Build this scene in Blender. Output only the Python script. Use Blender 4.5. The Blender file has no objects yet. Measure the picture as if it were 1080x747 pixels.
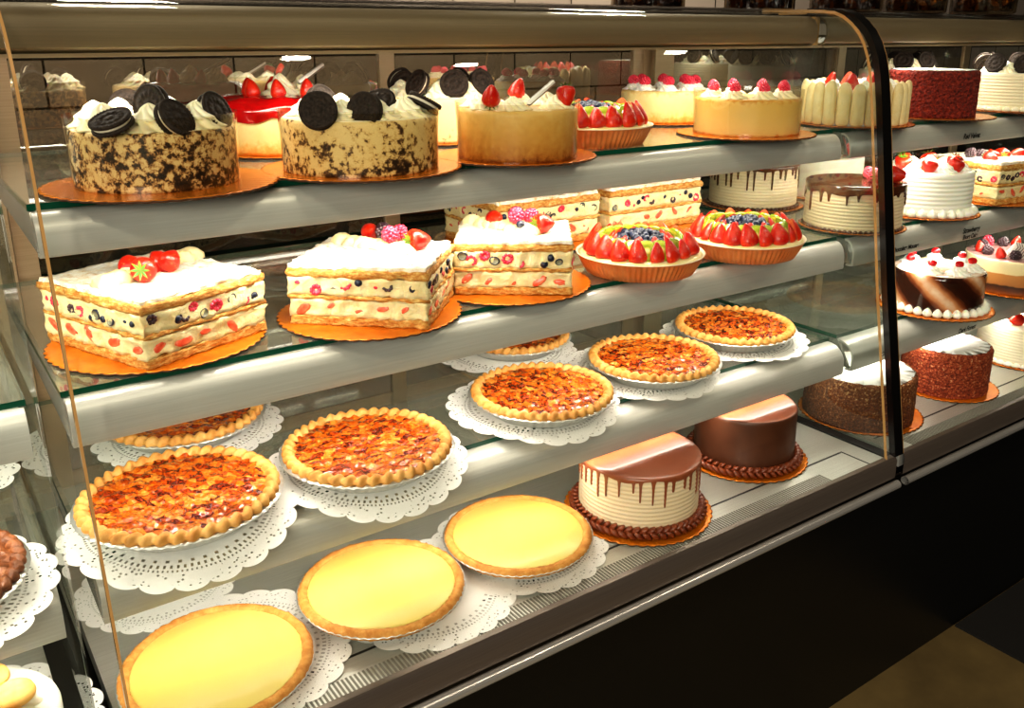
import bpy, math, random
from mathutils import Vector, Matrix, Euler, noise
PI = math.pi
TAU = 2 * PI
sc = bpy.context.scene
COL = sc.collection
rnd = random.Random(7)
DZ = 0.60                    # height of the display deck above the floor
SH = {1: DZ + .6384, 2: DZ + .424, 3: DZ + .2075, 0: DZ}   # tops of the shelves

# ------------------------------------------------------------------ materials
def lin(c):
    if isinstance(c, str):
        c = c.lstrip('#')
        c = [int(c[i:i + 2], 16) / 255 for i in (0, 2, 4)]
        c = [x / 12.92 if x <= .04045 else ((x + .055) / 1.055) ** 2.4 for x in c]
    return (c[0], c[1], c[2], 1.0)

class Mat:
    def __init__(s, name, base, rough=.5, metal=0., coat=0., sss=0., spec=.5):
        s.m = bpy.data.materials.new(name)
        s.m.use_nodes = True
        s.t = s.m.node_tree
        s.N = s.t.nodes
        s.L = s.t.links
        s.b = s.N['Principled BSDF']
        s.out = s.N['Material Output']
        b = s.b.inputs
        b['Base Color'].default_value = lin(base)
        b['Roughness'].default_value = rough
        b['Metallic'].default_value = metal
        b['Coat Weight'].default_value = coat
        b['Coat Roughness'].default_value = .08
        b['Specular IOR Level'].default_value = spec
        if sss:
            b['Subsurface Weight'].default_value = sss
            b['Subsurface Radius'].default_value = (.006, .004, .002)
            b['Subsurface Scale'].default_value = .5
        s.tc = None
        s.m.diffuse_color = lin(base)
    def n(s, typ, **kw):
        x = s.N.new(typ)
        for k, v in kw.items():
            if k in x.inputs:
                x.inputs[k].default_value = v
            else:
                setattr(x, k, v)
        return x
    def coord(s):
        if not s.tc:
            s.tc = s.n('ShaderNodeTexCoord')
        return s.tc.outputs['Object']
    def mapped(s, scale):
        mp = s.n('ShaderNodeMapping')
        mp.inputs['Scale'].default_value = scale
        s.L.new(s.coord(), mp.inputs['Vector'])
        return mp.outputs['Vector']
    def noise(s, scale, detail=4., rough=.6, vec=None, dist=0.):
        x = s.n('ShaderNodeTexNoise', Scale=scale, Detail=detail, Roughness=rough, Distortion=dist)
        s.L.new(vec or s.coord(), x.inputs['Vector'])
        return x.outputs['Fac']
    def voro(s, scale, feature='F1', out='Distance', vec=None, rand=1.):
        x = s.n('ShaderNodeTexVoronoi', feature=feature, Scale=scale, Randomness=rand)
        s.L.new(vec or s.coord(), x.inputs['Vector'])
        return x.outputs[out]
    def ramp(s, fac, stops, interp='LINEAR'):
        r = s.n('ShaderNodeValToRGB')
        r.color_ramp.interpolation = interp
        e = r.color_ramp.elements
        while len(e) < len(stops):
            e.new(.5)
        for i, (p, c) in enumerate(stops):
            e[i].position = p
            e[i].color = lin(c)
        s.L.new(fac, r.inputs['Fac'])
        return r.outputs['Color']
    def math(s, op, a, b=None, c=None):
        x = s.n('ShaderNodeMath', operation=op)
        for i, v in enumerate((a, b, c)):
            if v is None:
                continue
            if isinstance(v, (int, float)):
                x.inputs[i].default_value = v
            else:
                s.L.new(v, x.inputs[i])
        return x.outputs[0]
    def mix(s, fac, a, b, mode='MIX'):
        x = s.n('ShaderNodeMix', data_type='RGBA', blend_type=mode)
        for i, v in ((0, fac), (6, a), (7, b)):
            if isinstance(v, (int, float)):
                x.inputs[i].default_value = v
            elif isinstance(v, (str, tuple)):
                x.inputs[i].default_value = lin(v)
            else:
                s.L.new(v, x.inputs[i])
        return x.outputs[2]
    def sep(s):
        x = s.n('ShaderNodeSeparateXYZ')
        s.L.new(s.coord(), x.inputs[0])
        return x.outputs
    def color(s, sock):
        s.L.new(sock, s.b.inputs['Base Color'])
        return s
    def rough(s, sock):
        s.L.new(sock, s.b.inputs['Roughness'])
        return s
    def bump(s, h, strength=.5, dist=.002):
        x = s.n('ShaderNodeBump', Strength=strength, Distance=dist)
        s.L.new(h, x.inputs['Height'])
        s.L.new(x.outputs[0], s.b.inputs['Normal'])
        return s

def simple(name, base, rough=.5, bump=None, vary=None, **kw):
    m = Mat(name, base, rough, **kw)
    if vary:
        sc_, c2 = vary
        m.color(m.ramp(m.noise(sc_), [(.35, base), (.68, c2)]))
    if bump:
        m.bump(m.noise(bump[0], 5), bump[1], bump[2] if len(bump) > 2 else .002)
    return m.m

def glass(name, tint, base_refl=0., rough=0., dust=0., ior=1.45, graze=.8):
    m = Mat(name, tint, 0)
    tr = m.n('ShaderNodeBsdfTransparent')
    tr.inputs[0].default_value = lin(tint)
    gl = m.n('ShaderNodeBsdfGlossy', Roughness=rough)
    gl.inputs[0].default_value = (1, 1, 1, 1)
    ge = m.n('ShaderNodeNewGeometry')
    dt = m.n('ShaderNodeVectorMath', operation='DOT_PRODUCT')
    m.L.new(ge.outputs['Normal'], dt.inputs[0]); m.L.new(ge.outputs['Incoming'], dt.inputs[1])
    r0 = ((ior - 1) / (ior + 1)) ** 2 + base_refl          # Schlick, same from both sides of the pane
    sch = m.math('POWER', m.math('SUBTRACT', 1., m.math('ABSOLUTE', dt.outputs['Value'])), 5.)
    f = m.math('MULTIPLY_ADD', sch, graze * (1 - r0), r0)
    mx = m.n('ShaderNodeMixShader')
    m.L.new(f, mx.inputs[0])
    m.L.new(tr.outputs[0], mx.inputs[1])
    m.L.new(gl.outputs[0], mx.inputs[2])
    o = mx.outputs[0]
    if dust:
        df = m.n('ShaderNodeBsdfDiffuse')
        df.inputs[0].default_value = lin('#cfd3c8')
        m2 = m.n('ShaderNodeMixShader')
        nz = m.noise(9, 6)
        m.L.new(m.math('MULTIPLY', nz, dust * 2), m2.inputs[0])
        m.L.new(o, m2.inputs[1])
        m.L.new(df.outputs[0], m2.inputs[2])
        o = m2.outputs[0]
    m.L.new(o, m.out.inputs[0])
    return m.m

M = {}
def brushed(name, c1, c2, rough, metal):
    m = Mat(name, c1, rough, metal=metal)
    v = m.mapped((2, 160, 160))
    m.color(m.ramp(m.noise(3, 3, vec=v), [(.3, c1), (.7, c2)]))
    return m.m
M['rail'] = brushed('satin_aluminium', '#c6c4bd', '#d2d0ca', .36, .30)
M['steel'] = brushed('brushed_steel', '#c2c0ba', '#d2d0ca', .25, .7)
M['deck'] = brushed('deck_steel', '#b4b4ac', '#c4c4bc', .34, .55)
M['hood'] = brushed('bronze_hood', '#6f6049', '#786850', .5, .2)
M['post'] = brushed('door_aluminium', '#a08a6c', '#ad977a', .35, .5)
M['bumper'] = brushed('dark_lip', '#6c625a', '#766c62', .3, .6)
M['black'] = simple('black_profile', '#0b0a09', .22, spec=.6)
M['slot'] = simple('dark_slot', '#6e6b62', .6)
M['gap'] = simple('black_gasket', '#111110', .5)
M['glass'] = glass('front_glass', '#f8faf8', 0., ior=1.3, graze=.5)
M['endglass'] = glass('end_glass', '#e6ece8', .05, dust=.015)
M['shelfglass'] = glass('shelf_glass', '#ebeee9', .10, rough=.02, dust=.06)
M['doorglass'] = glass('mirror_door_glass', '#989082', .22)
M['hoodglass'] = glass('top_glass', '#b9c4bb', .08)
M['edge'] = simple('green_glass_edge', '#0f4a38', .12, coat=.6)
M['goldedge'] = simple('polished_glass_edge', '#ab8654', .15, coat=.6)
m = Mat('black_panel', '#0b0b09', .38)
m.color(m.ramp(m.voro(900), [(.0, '#1b1a16'), (.35, '#0a0a08')]))
M['panel'] = m.m
m = Mat('floor_stone', '#4a3c22', .45)
m.color(m.ramp(m.noise(6, 8), [(.3, '#584a2e'), (.7, '#72613c')]))
M['floor'] = m.m
M['mat'] = simple('dark_floor_sheet', '#15130f', .8, bump=(300, .5))
m = Mat('white_tile', '#b8aea2', .25)
bk = m.n('ShaderNodeTexBrick', Scale=1., **{'Mortar Size': .004, 'Brick Width': .30, 'Row Height': .15})
bk.inputs['Color1'].default_value = lin('#b9ada0'); bk.inputs['Color2'].default_value = lin('#a99d91')
bk.inputs['Mortar'].default_value = lin('#3a332c')
cb = m.n('ShaderNodeCombineXYZ'); sp = m.sep()
m.L.new(sp[0], cb.inputs[0]); m.L.new(sp[2], cb.inputs[1]); m.L.new(cb.outputs[0], bk.inputs['Vector'])
m.color(bk.outputs['Color'])
M['tile'] = m.m
M['darkcab'] = simple('dark_back_counter', '#17120e', .5)
M['ink'] = simple('label_ink', '#0c0a07', .8)

m = Mat('gold_board', '#e08420', .26, metal=.45)
m.color(m.ramp(m.noise(25, 3), [(.3, '#d26c0c'), (.7, '#ea8e24')]))
m.bump(m.noise(90, 3), .12, .002)
M['gold'] = m.m
M['kraft'] = simple('board_edge', '#4a2a12', .7)
# paper lace, holes cut by the flat polar pattern kept in the UV map
m = Mat('paper_lace', '#f4f2ee', .75)
uv = m.n('ShaderNodeUVMap'); s3 = m.n('ShaderNodeSeparateXYZ'); m.L.new(uv.outputs[0], s3.inputs[0])
u, v = s3.outputs[0], s3.outputs[1]        # u: angle in turns, v: radius 0..1
def band(a, b):
    return m.math('MULTIPLY', m.math('GREATER_THAN', v, a), m.math('LESS_THAN', v, b))
def rays(n, th):
    return m.math('GREATER_THAN', m.math('SINE', m.math('MULTIPLY', u, TAU * n)), th)
cxy = m.n('ShaderNodeCombineXYZ')
m.L.new(m.math('MULTIPLY', u, 132.), cxy.inputs[0]); m.L.new(m.math('MULTIPLY', v, 26.), cxy.inputs[1])
vz = m.voro(1., vec=cxy.outputs[0], rand=.7)
holes = m.math('MULTIPLY', m.math('LESS_THAN', vz, .27), band(.80, .95))
h2 = m.math('MULTIPLY', rays(88, .35), band(.715, .75))
h3 = m.math('MULTIPLY', rays(132, .4), band(.77, .79))
h4 = m.math('MULTIPLY', rays(44, .62), band(.66, .69))
allh = m.math('MAXIMUM', m.math('MAXIMUM', holes, h2), m.math('MAXIMUM', h3, h4))
tr = m.n('ShaderNodeBsdfTransparent'); mx = m.n('ShaderNodeMixShader')
m.L.new(allh, mx.inputs[0]); m.L.new(m.b.outputs[0], mx.inputs[1]); m.L.new(tr.outputs[0], mx.inputs[2])
m.L.new(mx.outputs[0], m.out.inputs[0])
M['lace'] = m.m

# food
M['cream'] = simple('whipped_cream', '#fdf3d4', .45, sss=.3, bump=(60, .15))
M['white_cream'] = simple('white_cream', '#fbf7ea', .45, sss=.3, bump=(80, .12))
M['frosting'] = simple('ivory_frosting', '#f6ecd0', .5, sss=.2, bump=(70, .1))
M['mocha'] = simple('mocha_frosting', '#e6cfae', .5, sss=.2, bump=(70, .15))
M['choc'] = simple('chocolate_ganache', '#46200f', .22, coat=.4, vary=(30, '#50260f'))
M['chocside'] = simple('chocolate_frosting', '#4e2a19', .42, vary=(25, '#5a3320'), bump=(60, .15))
M['milkchoc_sheen'] = simple('milk_chocolate_sheen_top', '#86462a', .34, coat=.25, vary=(12, '#965538'))  # milk chocolate; also the reflection painted onto the dark cake's top
M['chocborder'] = simple('piped_chocolate', '#6c2e15', .38, coat=.2, vary=(60, '#87401f'))
M['oreo'] = simple('dark_cookie', '#1d140f', .7, bump=(420, .9, .0016), vary=(260, '#3c3028'), spec=.3)
M['oreocream'] = simple('cookie_filling', '#e9dcc6', .6)
def crumbcake(name, cols, thr, low):
    m = Mat(name, cols[0], .5, sss=.1)
    z = m.sep()[2]
    a = m.noise(105, 6, .7); b = m.noise(32, 3, .5)
    f = m.math('ADD', m.math('MULTIPLY', a, .7), m.math('MULTIPLY', b, .3))
    f = m.math('MULTIPLY_ADD', z, -low, f)
    m.color(m.ramp(f, [(thr - .05, cols[0]), (thr, cols[1]), (thr + .025, cols[2]), (thr + .09, cols[3])]))
    m.bump(a, .25, .002)
    return m.m
M['cookie_cake'] = crumbcake('cookie_crumb_cheesecake', ['#efd7a2', '#b98a55', '#4a3324', '#1d130d'], .485, .35)
M['cookie_cake_pale'] = crumbcake('pale_cookie_cheesecake', ['#f4dda6', '#e0bf80', '#75553a', '#2a1c13'], .475, 1.0)
M['crumb_cake'] = crumbcake('crumb_sided_cake', ['#f6dfa6', '#ecc98a', '#a5693a', '#60351c'], .53, 2.2)
M['ribcookie'] = crumbcake('cookie_dotted_frosting', ['#f3e6c4', '#f0e0bb', '#7b624c', '#352820'], .64, .0)
def gradcake(name, stops, top):
    m = Mat(name, stops[1][1], .45, sss=.15)
    z = m.sep()[2]
    f = m.math('ADD', m.math('DIVIDE', z, top), m.math('MULTIPLY', m.math('SUBTRACT', m.noise(85, 6, .7), .5), .7))
    m.color(m.ramp(f, stops))
    m.bump(m.noise(130, 5), .3, .0015)
    return m.m
M['cheesecake'] = gradcake('baked_cheesecake', [(.0, '#7a3c10'), (.14, '#b97a34'), (.34, '#d49e52'), (.65, '#e2b768'), (1., '#f0d08a')], .08)
M['yellowcake'] = gradcake('yellow_cheesecake', [(.0, '#e0872c'), (.18, '#eeb25a'), (.34, '#f5d58c'), (.8, '#f8e0a0'), (1., '#e8b25c')], .075)
M['vanillacake'] = gradcake('vanilla_cheesecake', [(.0, '#d98a3c'), (.07, '#ecc98a'), (.3, '#f3d690'), (.85, '#f2d080'), (1., '#d9983c')], .072)
M['cheesetop'] = simple('cheesecake_top', '#efd59a', .35, vary=(30, '#e2b362'), coat=.2)
M['jelly'] = simple('red_jelly', '#c50d10', .08, coat=.8, vary=(22, '#8f0508'), sss=.1)
m = Mat('strawberry_skin', '#c8150c', .34, coat=.12)
vd = m.voro(230, vec=m.mapped((1, 1, .75)))
m.color(m.mix(m.math('LESS_THAN', vd, .13), m.ramp(m.noise(30, 2), [(.35, '#b50e07'), (.7, '#db3210')]), '#d99a48'))
m.bump(vd, .5, .0012)
M['strawberry'] = m.m
M['strawcut'] = simple('strawberry_flesh', '#dd3f22', .3, vary=(90, '#f08a66'), coat=.3)
M['leaf'] = simple('berry_leaf', '#2f5a10', .5, vary=(60, '#5f8a22'))
M['rasp'] = simple('raspberry', '#d0173a', .3, coat=.3, sss=.1, vary=(120, '#e84a62'))
M['blackberry'] = simple('blackberry', '#2a1a24', .28, coat=.4, vary=(140, '#4a3036'))
m = Mat('blueberry', '#2b3350', .4, coat=.1)
m.color(m.ramp(m.noise(110, 3), [(.36, '#0b0f20'), (.6, '#1b2440'), (.85, '#5c6884')]))
M['blueberry'] = m.m
M['cherry'] = simple('glazed_cherry', '#d30d16', .08, coat=.8)
m = Mat('kiwi', '#b9c840', .25, coat=.5, sss=.1)
ln = m.n('ShaderNodeVectorMath', operation='LENGTH')
m.L.new(m.mapped((1, 1, 0)), ln.inputs[0])
m.color(m.ramp(m.math('ADD', m.math('MULTIPLY', ln.outputs['Value'], 48), m.math('MULTIPLY', m.noise(150, 3), .12)),
        [(.18, '#ece6a0'), (.32, '#c2c44e'), (.42, '#8f9e28'), (.8, '#adb83e'), (1., '#7a9022')]))
M['kiwi'] = m.m
M['custard'] = simple('custard', '#f5e39a', .35, sss=.2, vary=(40, '#fbf0bf'), coat=.2)
m = Mat('terracotta_paper', '#d97a3a', .45)
m.color(m.ramp(m.noise(35, 4), [(.3, '#d06c2c'), (.7, '#e58f50')]))
M['terracotta'] = m.m
M['dishrim'] = simple('cream_dish_inside', '#f2dfbf', .4)
m = Mat('nut_glaze', '#b3541a', .16, coat=1.)
vv = m.mapped((1, 1, .4))
c1 = m.voro(120, out='Color', vec=m.mapped((1, .55, .4)))
sx = m.n('ShaderNodeSeparateXYZ'); m.L.new(c1, sx.inputs[0])
f = m.math('ADD', m.math('MULTIPLY', sx.outputs[0], .34), m.math('MULTIPLY', m.noise(85, 6, .68, dist=2.0), .72))
m.color(m.ramp(f, [(.33, '#4a1405'), (.44, '#912e08'), (.55, '#b9540d'), (.65, '#ca7420'), (.80, '#dfa552')]))
m.bump(m.math('ADD', m.voro(110, vec=vv), m.noise(160, 3)), .8, .004)
M['nut'] = m.m
m = Mat('coarse_nuts', '#6b3a1c', .45)
m.color(m.ramp(m.noise(60, 5), [(.3, '#4a230f'), (.6, '#8a5028'), (.8, '#b07b46')]))
m.bump(m.noise(110, 4), .8, .004)
M['coarsenut'] = m.m
m = Mat('pie_crust', '#dca55a', .6, sss=.1)
m.color(m.ramp(m.noise(45, 5), [(.3, '#b87730'), (.55, '#d09a50'), (.8, '#e2b878')]))
m.bump(m.noise(180, 4), .35, .0015)
M['crust'] = m.m
m = Mat('crumb_crust', '#c98a3e', .75)
m.color(m.ramp(m.noise(90, 6), [(.3, '#b5712a'), (.6, '#d3974c'), (.8, '#e2b26c')]))
m.bump(m.noise(260, 5), .7, .0015)
M['grahamcrust'] = m.m
m = Mat('lemon_filling', '#e4cd52', .42, coat=.08, sss=.15)
m.color(m.ramp(m.noise(9, 3), [(.3, '#d6bf60'), (.7, '#dac66c')]))
M['lemon'] = m.m
M['foil'] = simple('foil_tin', '#d9d8d4', .3, metal=.75)
m = Mat('flaky_pastry', '#d9a04e', .7)
m.color(m.ramp(m.noise(120, 6, .7, vec=m.mapped((1, 1, 2.2))), [(.30, '#955016'), (.46, '#c58334'), (.6, '#dfb366'), (.74, '#f2dfae')]))
m.bump(m.noise(160, 5, vec=m.mapped((1, 1, 3))), .9, .003)
M['pastry'] = m.m
m = Mat('pastry_cream', '#f7e6b4', .5, sss=.25)
m.color(m.ramp(m.noise(60, 4), [(.3, '#eed69a'), (.7, '#f7e6b8')]))
m.bump(m.noise(95, 6, .7, dist=.8), .8, .005)
M['pcream'] = m.m
m = Mat('sugared_pastry', '#f6efe2', .85)
m.color(m.ramp(m.noise(80, 6, .7), [(.32, '#cf9a50'), (.43, '#ecdcc0'), (.6, '#f7f3ea')]))
m.bump(m.noise(120, 5), .6, .003)
M['sugar'] = m.m
m = Mat('chocolate_rim_slice', '#48402e', .5)
m = Mat('red_cake_crumb', '#8d2513', .85)
m.color(m.ramp(m.noise(170, 4, .7), [(.3, '#3d0a05'), (.52, '#7a1c0c'), (.76, '#b23c20')]))
m.bump(m.voro(150), 1., .006)
M['redcrumb'] = m.m
m = Mat('brown_cake_crumb', '#7b4421', .8)
z = m.sep()[2]
f = m.math('ADD', m.noise(190, 4, .75), m.math('MULTIPLY', z, .75))
m.color(m.ramp(f, [(.40, '#3d1806'), (.54, '#6e3512'), (.64, '#8f5425'), (.71, '#dcbc8c')]))
m.bump(m.voro(230), .8, .003)
M['browncrumb'] = m.m
m = Mat('rust_cake_crumb', '#86361a', .8)
f = m.math('ADD', m.noise(190, 4, .75), m.math('MULTIPLY', m.sep()[2], .35))
m.color(m.ramp(f, [(.38, '#561807'), (.52, '#8e3416'), (.62, '#b4592c'), (.72, '#e2bd96')]))
m.bump(m.voro(230), .8, .003)
M['rustcrumb'] = m.m
M['powder'] = simple('powdered_sugar', '#fbfaf7', .9, bump=(150, .3))
m = Mat('marbled_glaze', '#5a2a16', .12, coat=.7)
sp = m.sep()
ang = m.math('ARCTAN2', sp[1], sp[0])
tw = m.math('ADD', m.math('MULTIPLY', ang, 5.0), m.math('MULTIPLY', sp[2], 55.))
sw = m.math('ADD', m.math('SINE', tw), m.math('MULTIPLY', m.noise(18, 3), 1.3))
m.color(m.ramp(m.math('MULTIPLY_ADD', sw, .3, .35), [(.15, '#1f0c07'), (.45, '#3e1a0e'), (.62, '#7e4122'), (.78, '#c98a5c'), (.95, '#f2ddc4')]))
M['marble'] = m.m
M['whitetop'] = simple('white_chocolate_top', '#f3e6d4', .15, coat=.5, vary=(20, '#c58a62'))
m = Mat('mousse_layers', '#d5a066', .4)
m.color(m.ramp(m.math('ADD', m.math('DIVIDE', m.sep()[2], .085), m.math('MULTIPLY', m.math('SUBTRACT', m.noise(60, 4), .5), .12)),
        [(.0, '#b56a2a'), (.16, '#6d3a20'), (.3, '#3a2016'), (.34, '#b4773e'), (.64, '#c98a4a'), (.66, '#eedaa6'), (1., '#f2e2b4')], 'LINEAR'))
M['mousse'] = m.m
M['pinkglaze'] = simple('mauve_glaze', '#b98a86', .12, coat=.6)
m = Mat('striped_chocolate', '#f5efe6', .3)
m.color(m.ramp(m.math('SINE', m.math('MULTIPLY', m.sep()[0], 900)), [(.4, '#f7f2ea'), (.75, '#4a2a1e')]))
M['striped'] = m.m
M['ladyfinger'] = simple('ladyfinger_biscuit', '#e3c68a', .7, vary=(45, '#efdcae'), bump=(160, .4))
M['macaron'] = simple('orange_biscuit', '#dba048', .6, vary=(60, '#e8b768'), bump=(150, .3))
M['acetate'] = glass('clear_acetate', '#f3ede0', .045, rough=.04, ior=1.4, graze=1.)
M['jar'] = glass('jar_glass', '#c9bfae', .08)
m = Mat('amber_sweets', '#5a3212', .2, coat=.6)
m.color(m.ramp(m.voro(85, out='Color'), [(.2, '#1c0c05'), (.5, '#6a3812'), (.8, '#d08a3a')]))
m.bump(m.voro(85), .8, .006)
M['amber'] = m.m
m = Mat('lamp_glow', '#ffe2b4', .5)
m.b.inputs['Emission Color'].default_value = lin('#ffe6c0'); m.b.inputs['Emission Strength'].default_value = 12
M['glow'] = m.m

# ------------------------------------------------------------------ mesh building
class G:
    def __init__(s):
        s.v = []; s.f = []; s.mi = []; s.uv = None
    def add(s, vs, fs, mi=0, mx=None):
        o = len(s.v)
        if mx is not None:
            vs = [mx @ Vector(p) for p in vs]
        s.v += [tuple(p) for p in vs]
        for i, f in enumerate(fs):
            s.f.append(tuple(k + o for k in f))
            s.mi.append(mi[i] if isinstance(mi, list) else mi)
        return s
    def box(s, x0, x1, y0, y1, z0, z1, mi=0):
        vs = [(x, y, z) for x in (x0, x1) for y in (y0, y1) for z in (z0, z1)]
        fs = [(0, 1, 3, 2), (4, 6, 7, 5), (0, 4, 5, 1), (2, 3, 7, 6), (0, 2, 6, 4), (1, 5, 7, 3)]
        return s.add(vs, fs, mi)
    def mesh(s, name, mats, smooth=True):
        me = bpy.data.meshes.new(name)
        me.from_pydata(s.v, [], s.f)
        for mt in (mats if isinstance(mats, (list, tuple)) else [mats]):
            me.materials.append(M[mt] if isinstance(mt, str) else mt)
        if any(s.mi):
            me.polygons.foreach_set('material_index', s.mi)
        if smooth:
            me.polygons.foreach_set('use_smooth', [True] * len(me.polygons))
        if s.uv:
            l = me.uv_layers.new(name='UVMap')
            for lp in me.loops:
                pass
            for k, lp in enumerate(me.loops):
                l.data[k].uv = s.uv[lp.vertex_index]
        me.update()
        return me

def obj(name, me, parent=None, loc=(0, 0, 0), rot=(0, 0, 0), scale=(1, 1, 1)):
    o = bpy.data.objects.new(name, me)
    COL.objects.link(o)
    o.location = loc; o.rotation_euler = rot; o.scale = scale
    if parent:
        o.parent = parent
    return o

def tag(o, label, cat, group=None):
    o['label'] = label; o['category'] = cat
    if group:
        o['group'] = group
    return o

def thing(name, label, cat, loc, rz=0, group=None):
    return tag(obj(name, None, None, loc, (0, 0, rz)), label, cat, group)

def dup(root, label, loc, rz=0, group=None, scale=1.):
    r = root.copy(); COL.objects.link(r)
    r.location = loc; r.rotation_euler = (0, 0, rz); r['label'] = label; r.scale = (scale,) * 3
    if group:
        r['group'] = group
    for ch in KIDS.get(root.name, list(root.children)):
        c = ch.copy(); COL.objects.link(c); c.parent = r
        for g in ch.children:
            d = g.copy(); COL.objects.link(d); d.parent = c
    return r
KIDS = {}

def structure(name, me):
    o = obj(name, me); o['kind'] = 'structure'; return o

def lathe(prof, n=72, mod=None, mi=0, g=None, mx=None, cap=True):
    """revolve (r, z) points; points with r == 0 close the surface; mod(th, i, r, z) -> r, z or r, z, dth"""
    g = g or G()
    vs, rows = [], []
    for i, (r, z) in enumerate(prof):
        if r <= 1e-9:
            rows.append([len(vs)]); vs.append((0, 0, z if not mod else mod(0, i, 0, z)[1]))
        else:
            row = []
            for k in range(n):
                th = TAU * k / n
                q = mod(th, i, r, z) if mod else (r, z)
                t2 = th + (q[2] if len(q) > 2 else 0)
                row.append(len(vs)); vs.append((q[0] * math.cos(t2), q[0] * math.sin(t2), q[1]))
            rows.append(row)
    fs, mis = [], []
    for i in range(len(rows) - 1):
        a, b = rows[i], rows[i + 1]
        m_ = mi[i] if isinstance(mi, list) else mi
        for k in range(n):
            k2 = (k + 1) % n
            if len(a) == 1 and len(b) == 1:
                break
            if len(a) == 1:
                fs.append((a[0], b[k2], b[k]))
            elif len(b) == 1:
                fs.append((a[k], a[k2], b[0]))
            else:
                fs.append((a[k], a[k2], b[k2], b[k]))
            mis.append(m_)
    # profile given bottom-centre outwards and up gives outward normals
    g.add(vs, fs, mis, mx)
    return g

def extrude(poly, x0, x1, mi=0, g=None):
    """closed (y, z) polygon swept along x"""
    g = g or G(); n = len(poly)
    vs = [(x0, y, z) for y, z in poly] + [(x1, y, z) for y, z in poly]
    fs = [(k, (k + 1) % n, n + (k + 1) % n, n + k) for k in range(n)]
    g.add(vs, fs, mi)
    return g
def capstrip(outer, inner, x, g, mi):
    """end face between two matching polylines"""
    n = len(outer)
    vs = [(x, y, z) for y, z in outer] + [(x, y, z) for y, z in inner]
    g.add(vs, [(k, k + 1, n + k + 1, n + k) for k in range(n - 1)], mi)

def offset(pl, d):
    out = []
    for i, p in enumerate(pl):
        a = pl[max(i - 1, 0)]; b = pl[min(i + 1, len(pl) - 1)]
        t = Vector((b[0] - a[0], b[1] - a[1])).normalized()
        out.append((p[0] - t.y * d, p[1] + t.x * d))
    return out

def nz(x, y, z, s):
    return noise.noise(Vector((x * s, y * s, z * s)))

def smooth_by_angle(o, deg=35):
    try:
        o.data.set_sharp_from_angle(angle=math.radians(deg))
    except Exception:
        pass
    return o

# ------------------------------------------------------------------ small food parts (shared meshes)
def fib(n):
    return [(math.cos(2.39996 * i) * math.sqrt(1 - (1 - 2 * (i + .5) / n) ** 2),
             math.sin(2.39996 * i) * math.sqrt(1 - (1 - 2 * (i + .5) / n) ** 2), 1 - 2 * (i + .5) / n) for i in range(n)]
def sphere(g, c, r, n=10, m_=6, mi=0, sc_=(1, 1, 1)):
    prof = [(r * math.sin(PI * i / m_), -r * math.cos(PI * i / m_)) for i in range(m_ + 1)]
    prof[0] = (0, -r); prof[-1] = (0, r)
    lathe(prof, n, g=g, mi=mi, mx=Matrix.Translation(c) @ Matrix.Diagonal((*sc_, 1)))
def drupe(r, h, mat, nm, n=46):
    g = G()
    for x, y, z in fib(n):
        t = (z + 1) / 2
        k = 1 - .32 * t ** 2
        sphere(g, (x * r * k, y * r * k, h / 2 + z * h * .45), r * .3, 8, 5)
    return g.mesh(nm, mat)
def star(n, r, h, mi=0, g=None, z=0):
    g = g or G()
    vs = [(0, 0, z)]
    fs = []
    for k in range(n):
        a = TAU * k / n
        for da, rr, hh in ((-.32, .45, .25), (0, 1, 1), (.32, .45, .25)):
            vs.append((r * rr * math.cos(a + da), r * rr * math.sin(a + da), z + h * hh))
        b = 1 + 3 * k
        fs += [(0, b, b + 1), (0, b + 1, b + 2)]
    return g.add(vs, fs, mi)

BERRY = [(0, 0), (.55, .0), (.88, .06), (1, .19), (.95, .35), (.79, .55), (.56, .75), (.32, .91), (.14, .98), (0, 1)]
def strawberry_mesh(r, h):
    return lathe([(a * r, b * h) for a, b in BERRY], 20).mesh('strawberry', 'strawberry')
ME = {}
ME['strawberry'] = strawberry_mesh(.0145, .033)
ME['leaf'] = star(8, .0125, .004).mesh('leaf', 'leaf')
def half_berry(r, h):
    g = G(); n = 14
    vs = []; rows = []
    for a, b in BERRY:
        row = []
        for k in range(n + 1):
            th = -PI / 2 + PI * k / n
            row.append(len(vs)); vs.append((a * r * math.cos(th) * .8, a * r * math.sin(th), b * h))
        rows.append(row)
    fs = [(rows[i][k], rows[i][k + 1], rows[i + 1][k + 1], rows[i + 1][k]) for i in range(len(rows) - 1) for k in range(n)]
    g.add(vs, fs, 0)
    fl = [vs[r_[0]] for r_ in rows] + [vs[r_[-1]] for r_ in reversed(rows)]
    g.add([(p[0] - .0002, p[1], p[2]) for p in fl], [tuple(range(len(fl)))], 1)
    return g.mesh('strawberry_half', ['strawberry', 'strawcut'])
ME['half'] = half_berry(.0168, .038)
ME['kiwi'] = lathe([(0, 0), (.019, 0), (.0205, .002), (.0205, .004), (.019, .006), (0, .006)], 28).mesh('kiwi_slice', 'kiwi')
ME['blueberry'] = lathe([(0, 0), (.0035, .0006), (.0062, .003), (.0072, .0062), (.0062, .0098), (.004, .0122), (.0028, .0128), (.0022, .0116), (0, .0112)], 16,
                        lambda t, i, r, z: (r, z + (.0006 * math.cos(5 * t) if i == 6 else 0))).mesh('blueberry', 'blueberry')
ME['rasp'] = drupe(.0095, .022, 'rasp', 'raspberry')
ME['black'] = drupe(.0098, .021, 'blackberry', 'blackberry')
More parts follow.
